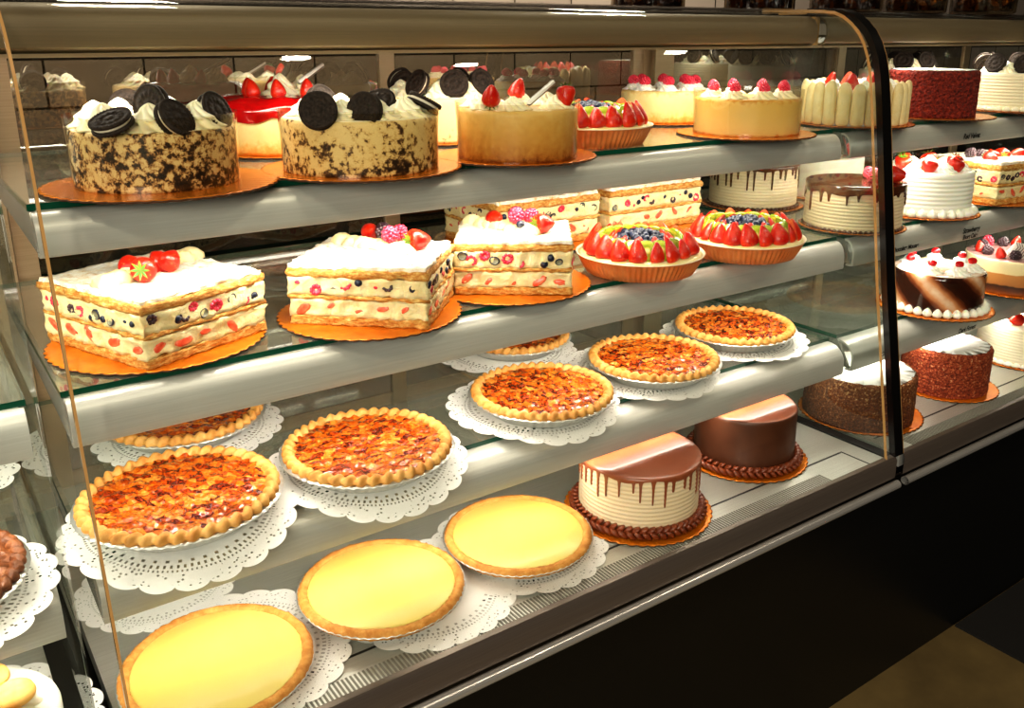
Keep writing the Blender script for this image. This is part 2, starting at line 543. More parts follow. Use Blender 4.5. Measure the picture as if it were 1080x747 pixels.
def rosette_mesh(R, h, tiers=2.6, nl=8, nm='cream_rosette', mat='cream'):
    P = 26; prof = []
    for i in range(P + 1):
        t = i / P
        r = R * (1 - t) ** .75 * (1 + .10 * math.sin(TAU * tiers * t + .6))
        prof.append((max(r, 0), h * (t ** .9)))
    prof[0] = (R * .93, 0); prof[-1] = (0, h)
    def mod(th, i, r, z):
        t = i / P
        ph = nl * (th + 1.9 * t)
        return (r * (1 + .17 * math.cos(ph) * (1 - .3 * t)), z + .0012 * math.sin(ph) + .05 * h * math.sin(th - TAU * tiers * t) * (1 - t))
    return lathe(prof, 56, mod).mesh(nm, mat)
ME['rosette'] = rosette_mesh(.026, .034)
ME['rosette_flat'] = rosette_mesh(.023, .020, 1.8)
ME['rosette_white'] = rosette_mesh(.024, .026, 2.0, 9, 'cream_rosette', 'white_cream')
ME['dollop'] = rosette_mesh(.0155, .016, 1.5, 7, 'cream_dollop', 'white_cream')
def wafer(z0, up):
    pr = [(0, 0), (.0235, 0), (.0245, .001), (.0245, .0035), (.0235, .0046), (.0215, .0046), (.0208, .0038), (.0165, .0038), (.016, .0046), (.010, .0046), (.0095, .0036), (.005, .0036), (.0045, .0046), (0, .0046)]
    def mod(t, i, r, z):
        zz = z + (.0007 * math.cos(36 * t) if i in (4, 5) else 0) + (.0006 * math.cos(12 * t) if i in (8, 9) else 0)
        return (r * (1 + (.006 * math.cos(36 * t) if 1 < i < 5 else 0)), (z0 + zz) if up else (z0 - zz))
    return lathe(pr, 72, mod)
g = wafer(.002, True); g2 = wafer(-.002, False); g.add(g2.v, g2.f, 0)
ME['cookie'] = g.mesh('cookie', 'oreo')
ME['cookie_cream'] = lathe([(0, -.0022), (.021, -.0022), (.0222, 0), (.021, .0022), (0, .0022)], 36).mesh('cookie_filling', 'oreocream')
ME['cherry'] = lathe([(0, 0), (.005, .0005), (.0085, .004), (.0095, .009), (.0075, .0145), (.003, .017), (0, .0162)], 20).mesh('cherry', 'cherry')
g = G()
for k in range(2):
    pass
ME['wafer_roll'] = lathe([(0, 0), (.004, 0), (.0042, .002), (.0042, .058), (.003, .058), (0, .056)], 16).mesh('wafer_roll', 'striped')

def put(parent, name, key, loc, rot=(0, 0, 0), s=1.):
    return obj(name, ME[key] if isinstance(key, str) else key, parent, loc, rot, (s, s, s) if isinstance(s, (int, float)) else s)
def cookie(parent, loc, rot):
    c = put(parent, 'cookie', 'cookie', loc, rot)
    put(c, 'cookie_filling', 'cookie_cream', (0, 0, 0))
    return c
def whole_berry(parent, loc, rot, s=1., leaf=True):
    b = put(parent, 'strawberry', 'strawberry', loc, rot, s)
    if leaf:
        put(b, 'berry_leaf', 'leaf', (0, 0, -.0015), (PI, 0, 0))
    return b
def local(root, x, y, z=0):
    p = Vector((x - root.location.x, y - root.location.y, 0))
    p.rotate(Euler((0, 0, -root.rotation_euler.z)))
    return (p.x, p.y, z)

# ------------------------------------------------------------------ boards and doilies
def board(label, x, y, shelf, r=.128, rz=0., nm='cake_board'):
    n = max(30, int(r * 360))
    def mod(th, i, rr, z):
        return (rr + (.0034 * abs(math.sin(n * th / 2)) if rr > r * .9 else 0), z)
    g = lathe([(0, 0), (r - .002, 0), (r, .0008), (r, .0030), (r - .0025, .0036), (r - .006, .0034), (0, .0034)], 540, mod, mi=[1, 1, 1, 0, 0, 0])
    o = obj(nm, g.mesh('cake_board', ['gold', 'kraft']), None, (x, y, SH[shelf]), (0, 0, rz))
    return tag(o, label, 'cake board', 'gold cake boards')
BT = .0036     # board thickness

# shelf edges: glass front edge y, nose front y, nose underside z
EDGE = {1: (1.1218, 1.0948, DZ + .5795), 2: (1.0864, 1.0613, DZ + .3599), 3: (1.0784, 1.0353, DZ + .1361)}
GLASS_T = .008
def nose_curve(s, n=10):
    gy, ny, zb = EDGE[s]
    zt = SH[s] - GLASS_T - .001
    a, h = gy - .004 - ny, .036
    pts = [(gy + .016, zt), (gy - .004, zt)]
    for k in range(1, n + 1):
        t = PI / 2 * k / n
        pts.append((gy - .004 - a * math.sin(t), zt - h + h * math.cos(t)))
    pts += [(ny, zb + .004), (ny + .0015, zb + .001), (ny + .005, zb), (ny + .018, zb)]
    return pts

def doily(label, x, y, shelf, r=.165, rz=0., drape=True, nm='lace_doily'):
    gy = EDGE[shelf][0] if shelf else -9
    NS, n, R = 22, 352, 34
    vs, uv, fs = [], [], []
    for i in range(R + 1):
        t = i / R
        for k in range(n):
            th = TAU * k / n
            sca = abs(math.sin(NS * th / 2))
            rr = r * t * (1 - (.055 * (1 - sca ** .6) if t > .9 else 0) * max(0, (t - .9) * 10))
            px, py = rr * math.cos(th + rz), rr * math.sin(th + rz)
            wz = .0012 + .0006 * nz(px + x, py, 1, 25) + (.0012 * max(0, t - .8) * 5 * (1 + math.sin(5 * th + x * 40)))
            X, Y, Z = x + px, y + py, SH[shelf] + wz
            if shelf and drape and Y < gy:
                d = gy - Y                      # stiff paper: juts out over the rail and droops
                Z -= 2.1 * d * d
                Y += 6. * d ** 3
            vs.append((X - x, Y - y, Z - SH[shelf])); uv.append((k / n, t))
    for i in range(R):
        for k in range(n):
            k2 = (k + 1) % n
            fs.append((i * n + k, i * n + k2, (i + 1) * n + k2, (i + 1) * n + k))
    g = G(); g.add(vs, fs); g.uv = uv
    # the seam of the pattern lies on whole repeats, so angle wraps without a jump
    me = g.mesh('lace_doily', 'lace')
    l = me.uv_layers[0]
    for p in me.polygons:
        us = [l.data[q].uv[0] for q in p.loop_indices]
        if max(us) - min(us) > .5:
            for q in p.loop_indices:
                if l.data[q].uv[0] < .5:
                    l.data[q].uv = (l.data[q].uv[0] + 1., l.data[q].uv[1])
    o = obj(nm, me, None, (x, y, SH[shelf]))
    return tag(o, label, 'doily', 'white lace doilies')

# ------------------------------------------------------------------ the cases
PROF = [(1.30, .868), (1.206, .868), (1.150, .867), (1.124, .864), (1.102, .856), (1.082, .843), (1.064, .826), (1.050, .806), (1.038, .780), (1.028, .746), (1.018, .694), (.962, .352), (.8965, .004)]
PROF = [(y, z + DZ) for y, z in PROF]
def case(name, label, x0, x1, labels=(), right_end=True, left_end=True):
    root = thing(name, label, 'display case', ((x0 + x1) / 2, 1.3, 0), 0, 'curved glass display cases')
    ox, oy = root.location.x, 1.3
    def part(nm, g, mats, par=root, smooth=False, sharp=True):
        me = g.mesh(nm, mats, smooth)
        o = obj(nm, me, par, (0, 0, 0))
        off = Vector((ox, oy, 0)) if par is root else Vector((0, 0, 0))
        if par is root:
            me.transform(Matrix.Translation(-off))
        if smooth and sharp:
            smooth_by_angle(o)
        return o
    def sub(nm, g, mats, par, smooth=False):
        o = part(nm, g, mats, par, smooth)
        o.data.transform(Matrix.Translation((-ox, -oy, 0)))
        return o
    # body
    part('base_panel', G().box(x0 - .013, x1 + .013, .93, 1.72, .0, DZ - .075), 'panel')
    lip = [(.905, DZ + .006), (.897, DZ + .004), (.892, DZ - .004), (.892, DZ - .042), (.905, DZ - .046), (.93, DZ - .075), (.96, DZ - .075), (.96, DZ - .02), (.91, DZ - .004)]
    part('front_lip', extrude(lip, x0, x1), 'bumper', smooth=True)
    rl = [(.885 + .009 * math.cos(TAU * k / 14), DZ - .0535 + .009 * math.sin(TAU * k / 14)) for k in range(14)]
    part('bumper_rail', extrude(rl, x0, x1), 'steel', smooth=True)
    deck = part('deck', G().box(x0, x1, .903, 1.70, DZ - .03, DZ), 'deck')
    ga = G()
    ga.box(x0 + .02, x1 - .07, .9735, .9775, DZ, DZ + .0006)
    for k in range(1, 2):
        ga.box(x1 - .068, x1 - .065, .909, .9775, DZ, DZ + .0006)
    sub('deck_seam', ga, 'gap', deck)
    gs = G()
    nsl = int((x1 - x0 - .24) / .0062)
    for k in range(nsl):
        xx = x0 + .06 + k * .0062
        gs.box(xx, xx + .0030, .911, .940, DZ, DZ + .0008)
    sub('vent_grille', gs, 'slot', deck)
    part('end_channel', G().box(x1 - .018, x1 + .006, .905, 1.66, DZ, DZ + .004), 'gap')
    # shelves
    for s in (1, 2, 3):
        gy, ny, zb = EDGE[s]
        e = obj('shelf', None, root, (0, 0, 0))
        t = SH[s]
        ends = 0 if s else 0
        gp = G()
        ya, yb = gy, 1.655
        vs = [(x, y, z) for x in (x0, x1) for y in (ya, yb) for z in (t - GLASS_T, t - .0002)]
        gp.add(vs, [(0, 1, 3, 2), (4, 6, 7, 5), (0, 4, 5, 1), (2, 3, 7, 6), (0, 2, 6, 4), (1, 5, 7, 3)], [1, 1, 1, 1, 0, 0])
        sub('glass_plate', gp, ['shelfglass', 'edge'], e)
        oc = nose_curve(s); ic = offset(oc, .004)
        gn = extrude(oc + ic[::-1], x0 + .003, x1 - .003)
        capstrip(oc, ic, x0 + .003, gn, 0); capstrip(oc, ic, x1 - .003, gn, 0)
        sub('front_rail', gn, 'rail', e, True)
        for xx in (x0 + .002, x1 - .008):
            gb = G()
            gb.add([(xx + d, y, z) for d in (0, .006) for y, z in ((ny + .008, zb + .006), (1.64, t - .03), (1.64, t - GLASS_T - .001), (gy, t - GLASS_T - .001))],
                   [(0, 1, 2, 3), (7, 6, 5, 4), (0, 3, 7, 4), (0, 4, 5, 1), (1, 5, 6, 2), (2, 6, 7, 3)])
            sub('shelf_bracket', gb, 'steel', e)
        for (ls, txt, lx, dz, size) in labels:
            if ls == s:
                cu = bpy.data.curves.new('t', 'FONT'); cu.body = txt; cu.size = size; cu.shear = .25; cu.space_character = .95; cu.offset = .0005
                to = bpy.data.objects.new('t', cu); COL.objects.link(to)
                bpy.context.view_layer.update()
                me = bpy.data.meshes.new_from_object(to.evaluated_get(bpy.context.evaluated_depsgraph_get()))
                bpy.data.objects.remove(to)
                me.name = 'lettering'; me.materials.clear(); me.materials.append(M['ink'])
                o = obj('lettering', me, e, (lx - ox, ny - .0012 - oy, zb + dz), (PI / 2, 0, 0))
    # hood and top
    hc = [(1.26, DZ + .857), (1.20, DZ + .856), (1.186, DZ + .850), (1.178, DZ + .838), (1.176, DZ + .82), (1.181, DZ + .806), (1.19, DZ + .800), (1.205, DZ + .799), (1.26, DZ + .799)]
    ic = offset(hc, .004)
    gh = extrude(hc + ic[::-1], x0 + .002, x1 - .004)
    capstrip(hc, ic, x0 + .002, gh, 0); capstrip(hc, ic, x1 - .004, gh, 0)
    part('light_hood', gh, 'hood', smooth=True)
    part('hood_trim', G().box(x0 + .002, x1 - .004, 1.186, 1.20, DZ + .7955, DZ + .799), 'post')
    part('hood_end_cap', G().box(x1 - .004, x1 + .012, 1.186, 1.26, DZ + .80, DZ + .855), 'goldedge')
    part('top_deck', G().box(x0, x1, 1.302, 1.72, DZ + .852, DZ + .872), 'black')
    part('ceiling_liner', G().box(x0, x1, 1.262, 1.70, DZ + .815, DZ + .82), 'hood')
    # curved front glass
    ip = offset(PROF, .006)
    gf = G()
    a0, a1 = x0 + .001, x1 - (.030 if right_end else 0)
    extrude(PROF + ip[::-1], a0, a1, 0, gf)
    fg = part('front_glass', gf, 'glass', smooth=True)
    if left_end:
        ge = extrude(offset(PROF, -.0012) + offset(PROF, .0075)[::-1], a0 - .0035, a0 - .0005)
        capstrip(offset(PROF, -.0012), offset(PROF, .0075), a0 - .0035, ge, 0)
        sub('polished_edge', ge, 'goldedge', fg)
    ge = G(); capstrip(PROF, ip, a1 + .0008, ge, 0)
    sub('polished_edge', ge, 'goldedge' if right_end else 'edge', fg)
    # clear end pane following the same curve
    def pane(xx, nm, mt):
        inner = [p for p in offset(PROF, .012)][1:]
        top = inner[0]
        vs = [(xx, y, z) for y, z in inner] + [(xx, 1.655, DZ + .004), (xx, 1.655, top[1])]
        g_ = G(); g_.add(vs, [tuple(range(len(vs)))])
        return part(nm, g_, mt)
    pane(x1 + .004, 'end_pane', 'endglass')
    if right_end:
        fo = PROF[1:]; fi = offset(fo, .010)
        fo2 = offset(fo, -.003)
        gk = G()
        fa, fb = x1 - .006, x1 + .022
        extrude(fo2 + fi[::-1], fa, fb, 0, gk)
        capstrip(fo2, fi, fa, gk, 0); capstrip(fo2, fi, fb, gk, 0)
        part('end_frame', gk, 'black', smooth=True)
    # sliding doors at the back
    for za, zb in ((0, .03), (.80, .816)):
        part('door_track', G().box(x0, x1, 1.66, 1.70, DZ + za, DZ + zb), 'steel')
    xm = x0 + (x1 - x0) * .52
    for (a, b, yy) in ((x0 + .03, xm, 1.668), (xm - .028, x1 + .0, 1.682)):
        gd = G()
        gd.box(a, a + .034, yy, yy + .012, DZ + .03, DZ + .80)
        gd.box(b - .034, b, yy, yy + .012, DZ + .03, DZ + .80)
        gd.box(a + .034, b - .034, yy, yy + .012, DZ + .03, DZ + .055)
        gd.box(a + .034, b - .034, yy, yy + .012, DZ + .785, DZ + .80)
        d = part('sliding_door', gd, 'post')
        gl = G(); gl.add([(a + .034, yy + .006, DZ + .055), (b - .034, yy + .006, DZ + .055), (b - .034, yy + .006, DZ + .785), (a + .034, yy + .006, DZ + .785)], [(0, 1, 2, 3)])
        sub('door_glass', gl, 'doorglass', d)
    gpst = G(); gpst.box(x0 - .012, x0 + .028, 1.655, 1.71, DZ, DZ + .852)
    part('corner_post', gpst, 'post')
    return root

XL, XR = .1196, 1.5723
case('display_case', 'middle curved glass pastry case between two seams, holding the nut pies and the lemon pies', XL, XR)
case('display_case', 'curved glass cake case beyond the black end frame, with lettered shelf rails', XR + .026, XR + 1.50,
     labels=[(1, 'Red Velvet', 2.018, .013, .017), (2, 'Strawberry', 2.014, .019, .017), (2, 'Short Cake', 2.016, .004, .015), (3, 'Dark Forest', 2.012, .006, .016),
             (3, 'Chocolate', 1.70, .014, .014), (2, 'Chocolate Mousse', 1.735, .012, .014)], right_end=False)
case('display_case', 'neighbouring glass case cut by the picture edge, holding a coarse nut pie', XL - .036 - 1.2, XL - .036, right_end=False)

# ------------------------------------------------------------------ room
def quadobj(name, pts, mt):
    g = G(); g.add(pts, [(0, 1, 2, 3)]); return structure(name, g.mesh(name, mt, False))
quadobj('floor', [(-5, -4, 0), (8, -4, 0), (8, 4.2, 0), (-5, 4.2, 0)], 'floor')
quadobj('wall_back', [(-5, 3.2, 0), (8, 3.2, 0), (8, 3.2, 3.2), (-5, 3.2, 3.2)], 'tile')
g = G().box(2.0, 4.6, -1.6, .925, 0, .006)  # thin dark sheet over the floor beside the further case
tag(obj('floor_sheet', g.mesh('floor_sheet', 'mat', False)), 'dark flat sheet lying along the foot of the further case', 'mat')
g = G().box(-2, 6, 2.65, 3.15, 0, .92)
g2 = G().box(-2, 6, 2.62, 3.18, .92, .96)
t = thing('back_counter', 'dark service counter along the tiled wall behind the cases', 'counter', (2, 2.9, 0))
for nm, gg, mt in (('cabinet_body', g, 'darkcab'), ('counter_top', g2, 'steel')):
    me = gg.mesh(nm, mt, False); me.transform(Matrix.Translation((-2, -2.9, 0))); obj(nm, me, t)

# jars on the top of the cases
def jar(label, x, y, r, proto=[]):
    if not proto:
        t = thing('sweet_jar', label, 'jar', (x, y, DZ + .872), 0, 'amber jars on top of the cases')
        fl = lambda th, i, r_, z: (r_ * (1 + .025 * math.cos(16 * th)), z)
        obj('jar_body', lathe([(0, 0), (.078, 0), (.084, .004), (.086, .10), (.07, .125), (.066, .125), (.08, .10), (.078, .008), (0, .006)], 96, fl).mesh('jar_body', 'jar'), t)
        obj('sweets', lathe([(0, .009), (.074, .009), (.076, .03), (.076, .085), (.05, .095), (0, .098)], 64, lambda th, i, r_, z: (r_ * (1 + .03 * math.cos(16 * th + i)), z)).mesh('sweets', 'amber'), t)
        obj('jar_lid', lathe([(0, .126), (.068, .126), (.07, .13), (.068, .142), (.02, .146), (.012, .16), (0, .162)], 48).mesh('jar_lid', 'steel'), t)
        t.scale = (r / .086,) * 3
        proto.append(t); KIDS[t.name] = [o for o in bpy.data.objects if o.parent == t]
        return t
    return dup(proto[0], label, (x, y, DZ + .872), .3 * x, scale=r / .086)
jar('first amber jar from the left on the top of the middle case', 1.51, 1.61, .085)
jar('amber jar on the middle case top, just before the black end frame', 1.72, 1.46, .08)
jar('amber jar standing right behind the bend of the black end frame', 1.99, 1.42, .085)
jar('amber jar over the red velvet cake, second beyond the black end frame', 2.19, 1.36, .075)
jar('amber jar at the far corner, third beyond the black end frame', 2.42, 1.31, .08)

# ------------------------------------------------------------------ cakes
def body(parent, r, h, mat, z0=BT, rib=0, top=None, bev=.006, nm='cake_body', rough=0., n=120):
    prof = [(0, z0), (r, z0)]
    N = 60 if rib else 14
    for i in range(1, N):
        prof.append((r, z0 + (h - bev) * i / N))
    for k in range(4):
        a = PI / 2 * k / 3
        prof.append((r - bev + bev * math.cos(a), z0 + h - bev + bev * math.sin(a)))
    for q in ((.93 if rough else .85), .6, .3):
        prof.append((r * q, z0 + h))
    prof.append((0, z0 + h))
    nt = len(prof)
    def mod(th, i, rr, z):
        if rough and i == nt - 4:
            return (rr * (1 + .07 * nz(math.cos(th) * 3, math.sin(th) * 3, 0, 2.5)), z)
        if i > nt - 5 or rr < r * .5:
            return (rr, z + (rough * .5 * nz(rr * math.cos(th), rr * math.sin(th), z, 90) if rough else 0))
        d = ((.0007 if mat != 'mocha' else .0006) * math.sin(TAU * rib * (z - z0) / h) if rib and i > 1 and i < N else 0)
        d += .0008 * nz(math.cos(th), math.sin(th), z * 8, 3)
        if rough:
            d += rough * nz(rr * math.cos(th), rr * math.sin(th), z, 160)
        return (rr + d, z)
    mi = [0] * (nt - 1)
    mats = [mat]
    if top:
        mats.append(top)
        for i in range(nt - 5, nt - 1):
            mi[i] = 1
        mi[nt - 6] = 1
        if rough:
            mi[nt - 6] = mi[nt - 5] = 0
    return obj(nm, lathe(prof, n, mod, mi=mi).mesh(nm, mats), parent)
def collar(parent, r, h, z0=BT):
    g = lathe([(r + .0015, z0), (r + .002, z0 + h * .5), (r + .004, z0 + h)], 96)
    return obj('clear_collar', g.mesh('clear_collar', 'acetate'), parent)
def border(parent, R, z, n, s, mat, nm='piped_border', tilt=.5, shape=(1., 1.25, .95)):
    g = G()
    for k in range(n):
        a = TAU * k / n
        mx = Matrix.Rotation(a, 4, 'Z') @ Matrix.Translation((R, 0, z)) @ Matrix.Rotation(tilt, 4, 'Z')
        P = [(0, -.1), (.75, .0), (1, .35), (.8, .75), (.4, 1.1), (0, 1.3)]
        lathe([(p[0] * s, p[1] * s) for p in P], 14, lambda th, i, r, zz: (r * (1 + .12 * math.cos(5 * th)), zz), g=g,
              mx=mx @ Matrix.Diagonal((shape[0], shape[1], shape[2], 1)))
    return obj(nm, g.mesh(nm, mat), parent)
def rope_border(parent, R, z, n, s, mat):
    """two rows of slanting piped strokes that read as a braid"""
    g = G()
    for row, (rr, zz, tl) in enumerate(((R, z, .9), (R - s * .55, z + s * .75, -.9))):
        for k in range(n):
            a = TAU * (k + .5 * row) / n
            mx = Matrix.Rotation(a, 4, 'Z') @ Matrix.Translation((rr, 0, zz)) @ Matrix.Rotation(tl, 4, 'X') @ Matrix.Rotation(.3, 4, 'Y')
            sphere(g, (0, 0, 0), s, 10, 6, 0, (.75, .55, 1.25)) if False else lathe(
                [(0, -1.25 * s), (.55 * s, -.9 * s), (.75 * s, 0), (.55 * s, .8 * s), (0, 1.2 * s)], 10, g=g, mx=mx @ Matrix.Diagonal((.95, .62, 1, 1)))
    return obj('piped_border', g.mesh('piped_border', mat), parent)
def drips(parent, r, h, mat, n, lmax, seed, z0=BT, over=.0025, w=.0032, base=.008, tops=True):
    R_ = random.Random(seed)
    C = 900
    d = [base + .003 * math.sin(7 * TAU * k / C + seed) for k in range(C)]
    for j in range(n):
        a = TAU * (j + R_.uniform(-.25, .25)) / n; L = lmax * R_.uniform(.3, 1.); ww = w * R_.uniform(.8, 1.2)
        for k in range(C):
            da = abs((TAU * k / C - a + PI) % TAU - PI) * r
            if da < ww * 2.6:
                e = math.sqrt(max(0, 1 - (da / ww) ** 2)) if da < ww else 0
                d[k] = max(d[k], (L + ww * e) if da < ww else base + .38 * L * max(0, 1 - (da - ww) / (ww * 1.6)) ** 3)
    zt = z0 + h
    prof = [(0, zt + over), (r * .5, zt + over), (r * .9, zt + over), (r - .001, zt + over * .9), (r + over * .7, zt + over * .3), (r + over, zt - .003)]
    nb = len(prof)
    for q in (.25, .5, .75, .92, 1., 1.):
        prof.append((r + over, q))
    def mod(th, i, rr, z):
        k = int(round(th / TAU * C)) % C
        if i < nb:
            return (rr, z)
        q = i - nb
        if q == 5:
            return (r - .001, zt - d[k])
        return (rr - (over * .35 if q == 4 else 0), zt - .003 - (d[k] - .003) * z)
    g = lathe(prof[::-1], C, lambda th, i, rr, z: mod(th, len(prof) - 1 - i, rr, z))
    return obj('chocolate_drip', g.mesh('chocolate_drip', mat), parent)

G_CAKE = 'round cakes in the cases'
def cake(name, label, x, y, s, rz=0., cat='cake'):
    return thing(name, label, cat, (x, y, SH[s]), rz, G_CAKE)

# --- top shelf, front row
board('gold board under the dark-speckled cookie cheesecake at the left end of the top shelf', .283, 1.178, 1, .140)
c = cake('cookie_cheesecake', 'cookies and cream cheesecake, heavily black-speckled, in a clear collar at left end of top shelf', .280, 1.184, 1)
body(c, .098, .070, 'cookie_cake', top='cream')
collar(c, .098, .086)
zt = BT + .070
for a, k in ((3.55, 1), (4.45, 1), (5.35, 1), (.1, 1), (1.0, 1), (1.95, 1), (2.75, 1)):
    put(c, 'cream_rosette', 'rosette', (.066 * math.cos(a), .066 * math.sin(a), zt - .001), (0, 0, a), (1.12, 1.12, .95))
cookie(c, (.006, -.082, .087), (.98, .30, .40))
cookie(c, (.064, -.048, .091), (1.12, .05, .62))
cookie(c, (-.062, -.072, .086), (.12, -.42, .3))
cookie(c, (-.004, -.020, .100), (1.35, .75, -1.15))
cookie(c, (-.01, .080, .090), (1.2, -.5, .2))

board('gold board under the pale cookie cheesecake, second in the front row of the top shelf', .553, 1.163, 1, .138)
c = cake('cookie_cheesecake', 'pale cookies and cream cheesecake, specks near its foot only, second on the top shelf', .549, 1.157, 1)
body(c, .107, .072, 'cookie_cake_pale', top='cream')
collar(c, .107, .082)
zt = BT + .072
for a in (3.95, 4.62, 5.35, 5.95, .5, 1.5, 2.6):
    put(c, 'cream_rosette', 'rosette', (.070 * math.cos(a), .070 * math.sin(a), zt - .001), (0, 0, a), (1.05, 1.05, .78))
cookie(c, (-.088, -.066, .089), (1.2, 0, -.45))
cookie(c, (-.030, -.080, .087), (1.25, .72, -1.25))
cookie(c, (.020, -.022, .091), (.25, -.62, .3))
cookie(c, (.080, -.042, .090), (.30, .42, .5))
cookie(c, (-.02, .078, .090), (1.1, .3, .2))

board('gold board under the plain golden cheesecake with the striped wafer roll', .806, 1.144, 1, .123)
c = cake('plain_cheesecake', 'plain golden cheesecake topped with glazed strawberries and a striped wafer roll, top shelf', .797, 1.126, 1)
body(c, .091, .074, 'cheesecake', top='cheesetop')
collar(c, .091, .083)
zt = BT + .074
for a in (3.3, 4.0, 5.3, .1, .9, 1.7, 2.5):
    put(c, 'cream_rosette', 'rosette_flat', (.062 * math.cos(a), .062 * math.sin(a), zt - .001), (0, 0, a))
whole_berry(c, (-.072, -.035, zt + .010), (.5, -.3, 0), .95)
whole_berry(c, (.045, -.060, zt + .030), (PI - .3, .2, 0), 1.)
whole_berry(c, (.03, .05, zt + .010), (.3, .2, 0), .95)
w_ = put(c, 'wafer_roll', 'wafer_roll', (-.02, -.055, zt + .008), (0, 1.05, .12))

board('gold board under the vanilla cheesecake ringed with raspberries', 1.354, 1.159, 1, .127)
c = cake('raspberry_cheesecake', 'vanilla cheesecake with raspberries on cream rosettes, right end of middle case top shelf', 1.362, 1.166, 1)
body(c, .099, .066, 'vanillacake', top='cheesetop')
collar(c, .099, .080)
zt = BT + .066
for k in range(8):
    a = TAU * k / 8 + .35
    rs = put(c, 'cream_rosette', 'rosette_flat', (.070 * math.cos(a), .070 * math.sin(a), zt - .001), (0, 0, a), .95)
    put(rs, 'raspberry', 'rasp', (0, 0, .010), (.1, .1, a))
# --- top shelf, back row
board('board under the red glazed cheesecake behind the two cookie cheesecakes', .540, 1.425, 1, .118)
c = cake('glazed_cheesecake', 'yellow cheesecake with shiny red strawberry glaze, behind the two cookie cheesecakes', .540, 1.425, 1)
body(c, .100, .070, 'yellowcake', top='cheesetop')
prof = [(.104, .062), (.106, .068), (.104, .080), (.095, .088), (.06, .090), (0, .090)]
obj('red_glaze', lathe(prof, 120, lambda t, i, r, z: (r, z - (.010 * abs(math.sin(3.5 * t + 1)) if i < 1 else 0) + .0015 * math.sin(9 * t))).mesh('red_glaze', 'jelly'), c)
for a, rr in ((4.3, .05), (5.2, .055), (.4, .05), (1.5, .05), (2.6, .05), (3.5, .055)):
    whole_berry(c, (rr * math.cos(a), rr * math.sin(a), .089), (.15, .1, a), .85, False)
put(c, 'cream_rosette', 'rosette', (0.0, 0, .089), (0, 0, 0))
put(c, 'cream_rosette', 'rosette', (.045, .02, .089), (0, 0, 0), .9)
put(c, 'wafer_roll', 'wafer_roll', (.03, -.005, .108), (0, 1.1, .3))

board('board under the crumb-sided cake behind the second cookie cheesecake', .835, 1.42, 1, .118)
c = cake('crumb_cake', 'pale crumb-sided cake topped with dark sandwich cookies, behind the plain golden cheesecake', .835, 1.42, 1)
body(c, .100, .076, 'crumb_cake', top='cream')
zt = BT + .076
for k in range(8):
    a = TAU * k / 8 + .2
    put(c, 'cream_rosette', 'rosette', (.070 * math.cos(a), .070 * math.sin(a), zt - .001), (0, 0, a), (.95, .95, .8))
    if k % 2 == 0 or k in (5, 7):
        cookie(c, (.082 * math.cos(a + .35), .082 * math.sin(a + .35), zt + .022), (1.0, .5, a + 1.2))

board('board under the strawberry-tipped cheesecake behind the raspberry cheesecake', 1.411, 1.44, 1, .112)
c = cake('strawberry_cheesecake', 'golden cheesecake with pointed red berries on white cream, at the back behind the raspberry one', 1.411, 1.44, 1)
body(c, .093, .066, 'yellowcake', top='cheesetop')
zt = BT + .066
for k in range(8):
    a = TAU * k / 8 + .1
    rs = put(c, 'cream_rosette', 'rosette_white', (.066 * math.cos(a), .066 * math.sin(a), zt - .001), (0, 0, a), (.9, .9, .7))
    put(rs, 'raspberry', 'rasp', (0, 0, .016), (.1, -.1, a), 1.25)

# --- fruit tarts
def make_tart(label, x, y, s, rz):
    t = thing('fruit_tart', label, 'tart', (x, y, SH[s]), rz, 'fruit tarts in fluted dishes')
    fl = lambda th, i, r, z: (r * (1 + (.011 * math.cos(72 * th) if 1 <= i <= 3 else 0)), z)
    dish = lathe([(0, 0), (.094, 0), (.102, .014), (.1095, .030), (.1122, .0318), (.1128, .0335), (.1108, .0335), (.106, .029), (.098, .016), (0, .014)], 432, fl,
                 mi=[0, 0, 0, 0, 1, 1, 1, 1, 1])
    obj('fluted_dish', dish.mesh('fluted_dish', ['terracotta', 'dishrim']), t)
    obj('custard', lathe([(.100, .020), (.1085, .0310), (.100, .0345), (.08, .036), (.06, .037), (0, .038)], 96, lambda th, i, r, z: (r, z + .0015 * nz(math.cos(th), math.sin(th), r * 30, 4))).mesh('custard', 'custard'), t)
    R_ = random.Random(3)
    n = 19
    for k in range(n):
        a = TAU * k / n
        put(t, 'strawberry_half', 'half', (.090 * math.cos(a), .090 * math.sin(a), .033), (R_.uniform(-.3, .3), -.22 + R_.uniform(-.12, .12), a + R_.uniform(-.7, .7)), R_.uniform(.92, 1.12))
        b = a + PI / n
        put(t, 'kiwi_slice', 'kiwi', (.074 * math.cos(b), .074 * math.sin(b), .048), (R_.uniform(-.2, .2), 1.0 + R_.uniform(-.15, .15), b), 1.0)
    for k in range(11):
        a = TAU * k / 11 + .2
        put(t, 'strawberry_half', 'half', (.054 * math.cos(a), .054 * math.sin(a), .042), (0, -.35, a), .72)
    for k in range(54):
        rr = .047 * math.sqrt((k + .5) / 54); a = 2.39996 * k
        z = .043 + .016 * (1 - (rr / .047) ** 2) + R_.uniform(0, .003)
        put(t, 'blueberry', 'blueberry', (rr * math.cos(a), rr * math.sin(a), z), (R_.uniform(-.5, .5), R_.uniform(-.5, .5), a), R_.uniform(.9, 1.12))
    KIDS[t.name] = [o for o in bpy.data.objects if o.parent == t]
    return t
tart = make_tart('blueberry-centred fruit tart in an orange fluted dish, beside the third berry slab', 1.058, 1.122, 2, .3)
dup(tart, 'fruit tart in an orange fluted dish at the right end of the berry slab shelf', (1.303, 1.100, SH[2]), 1.0)
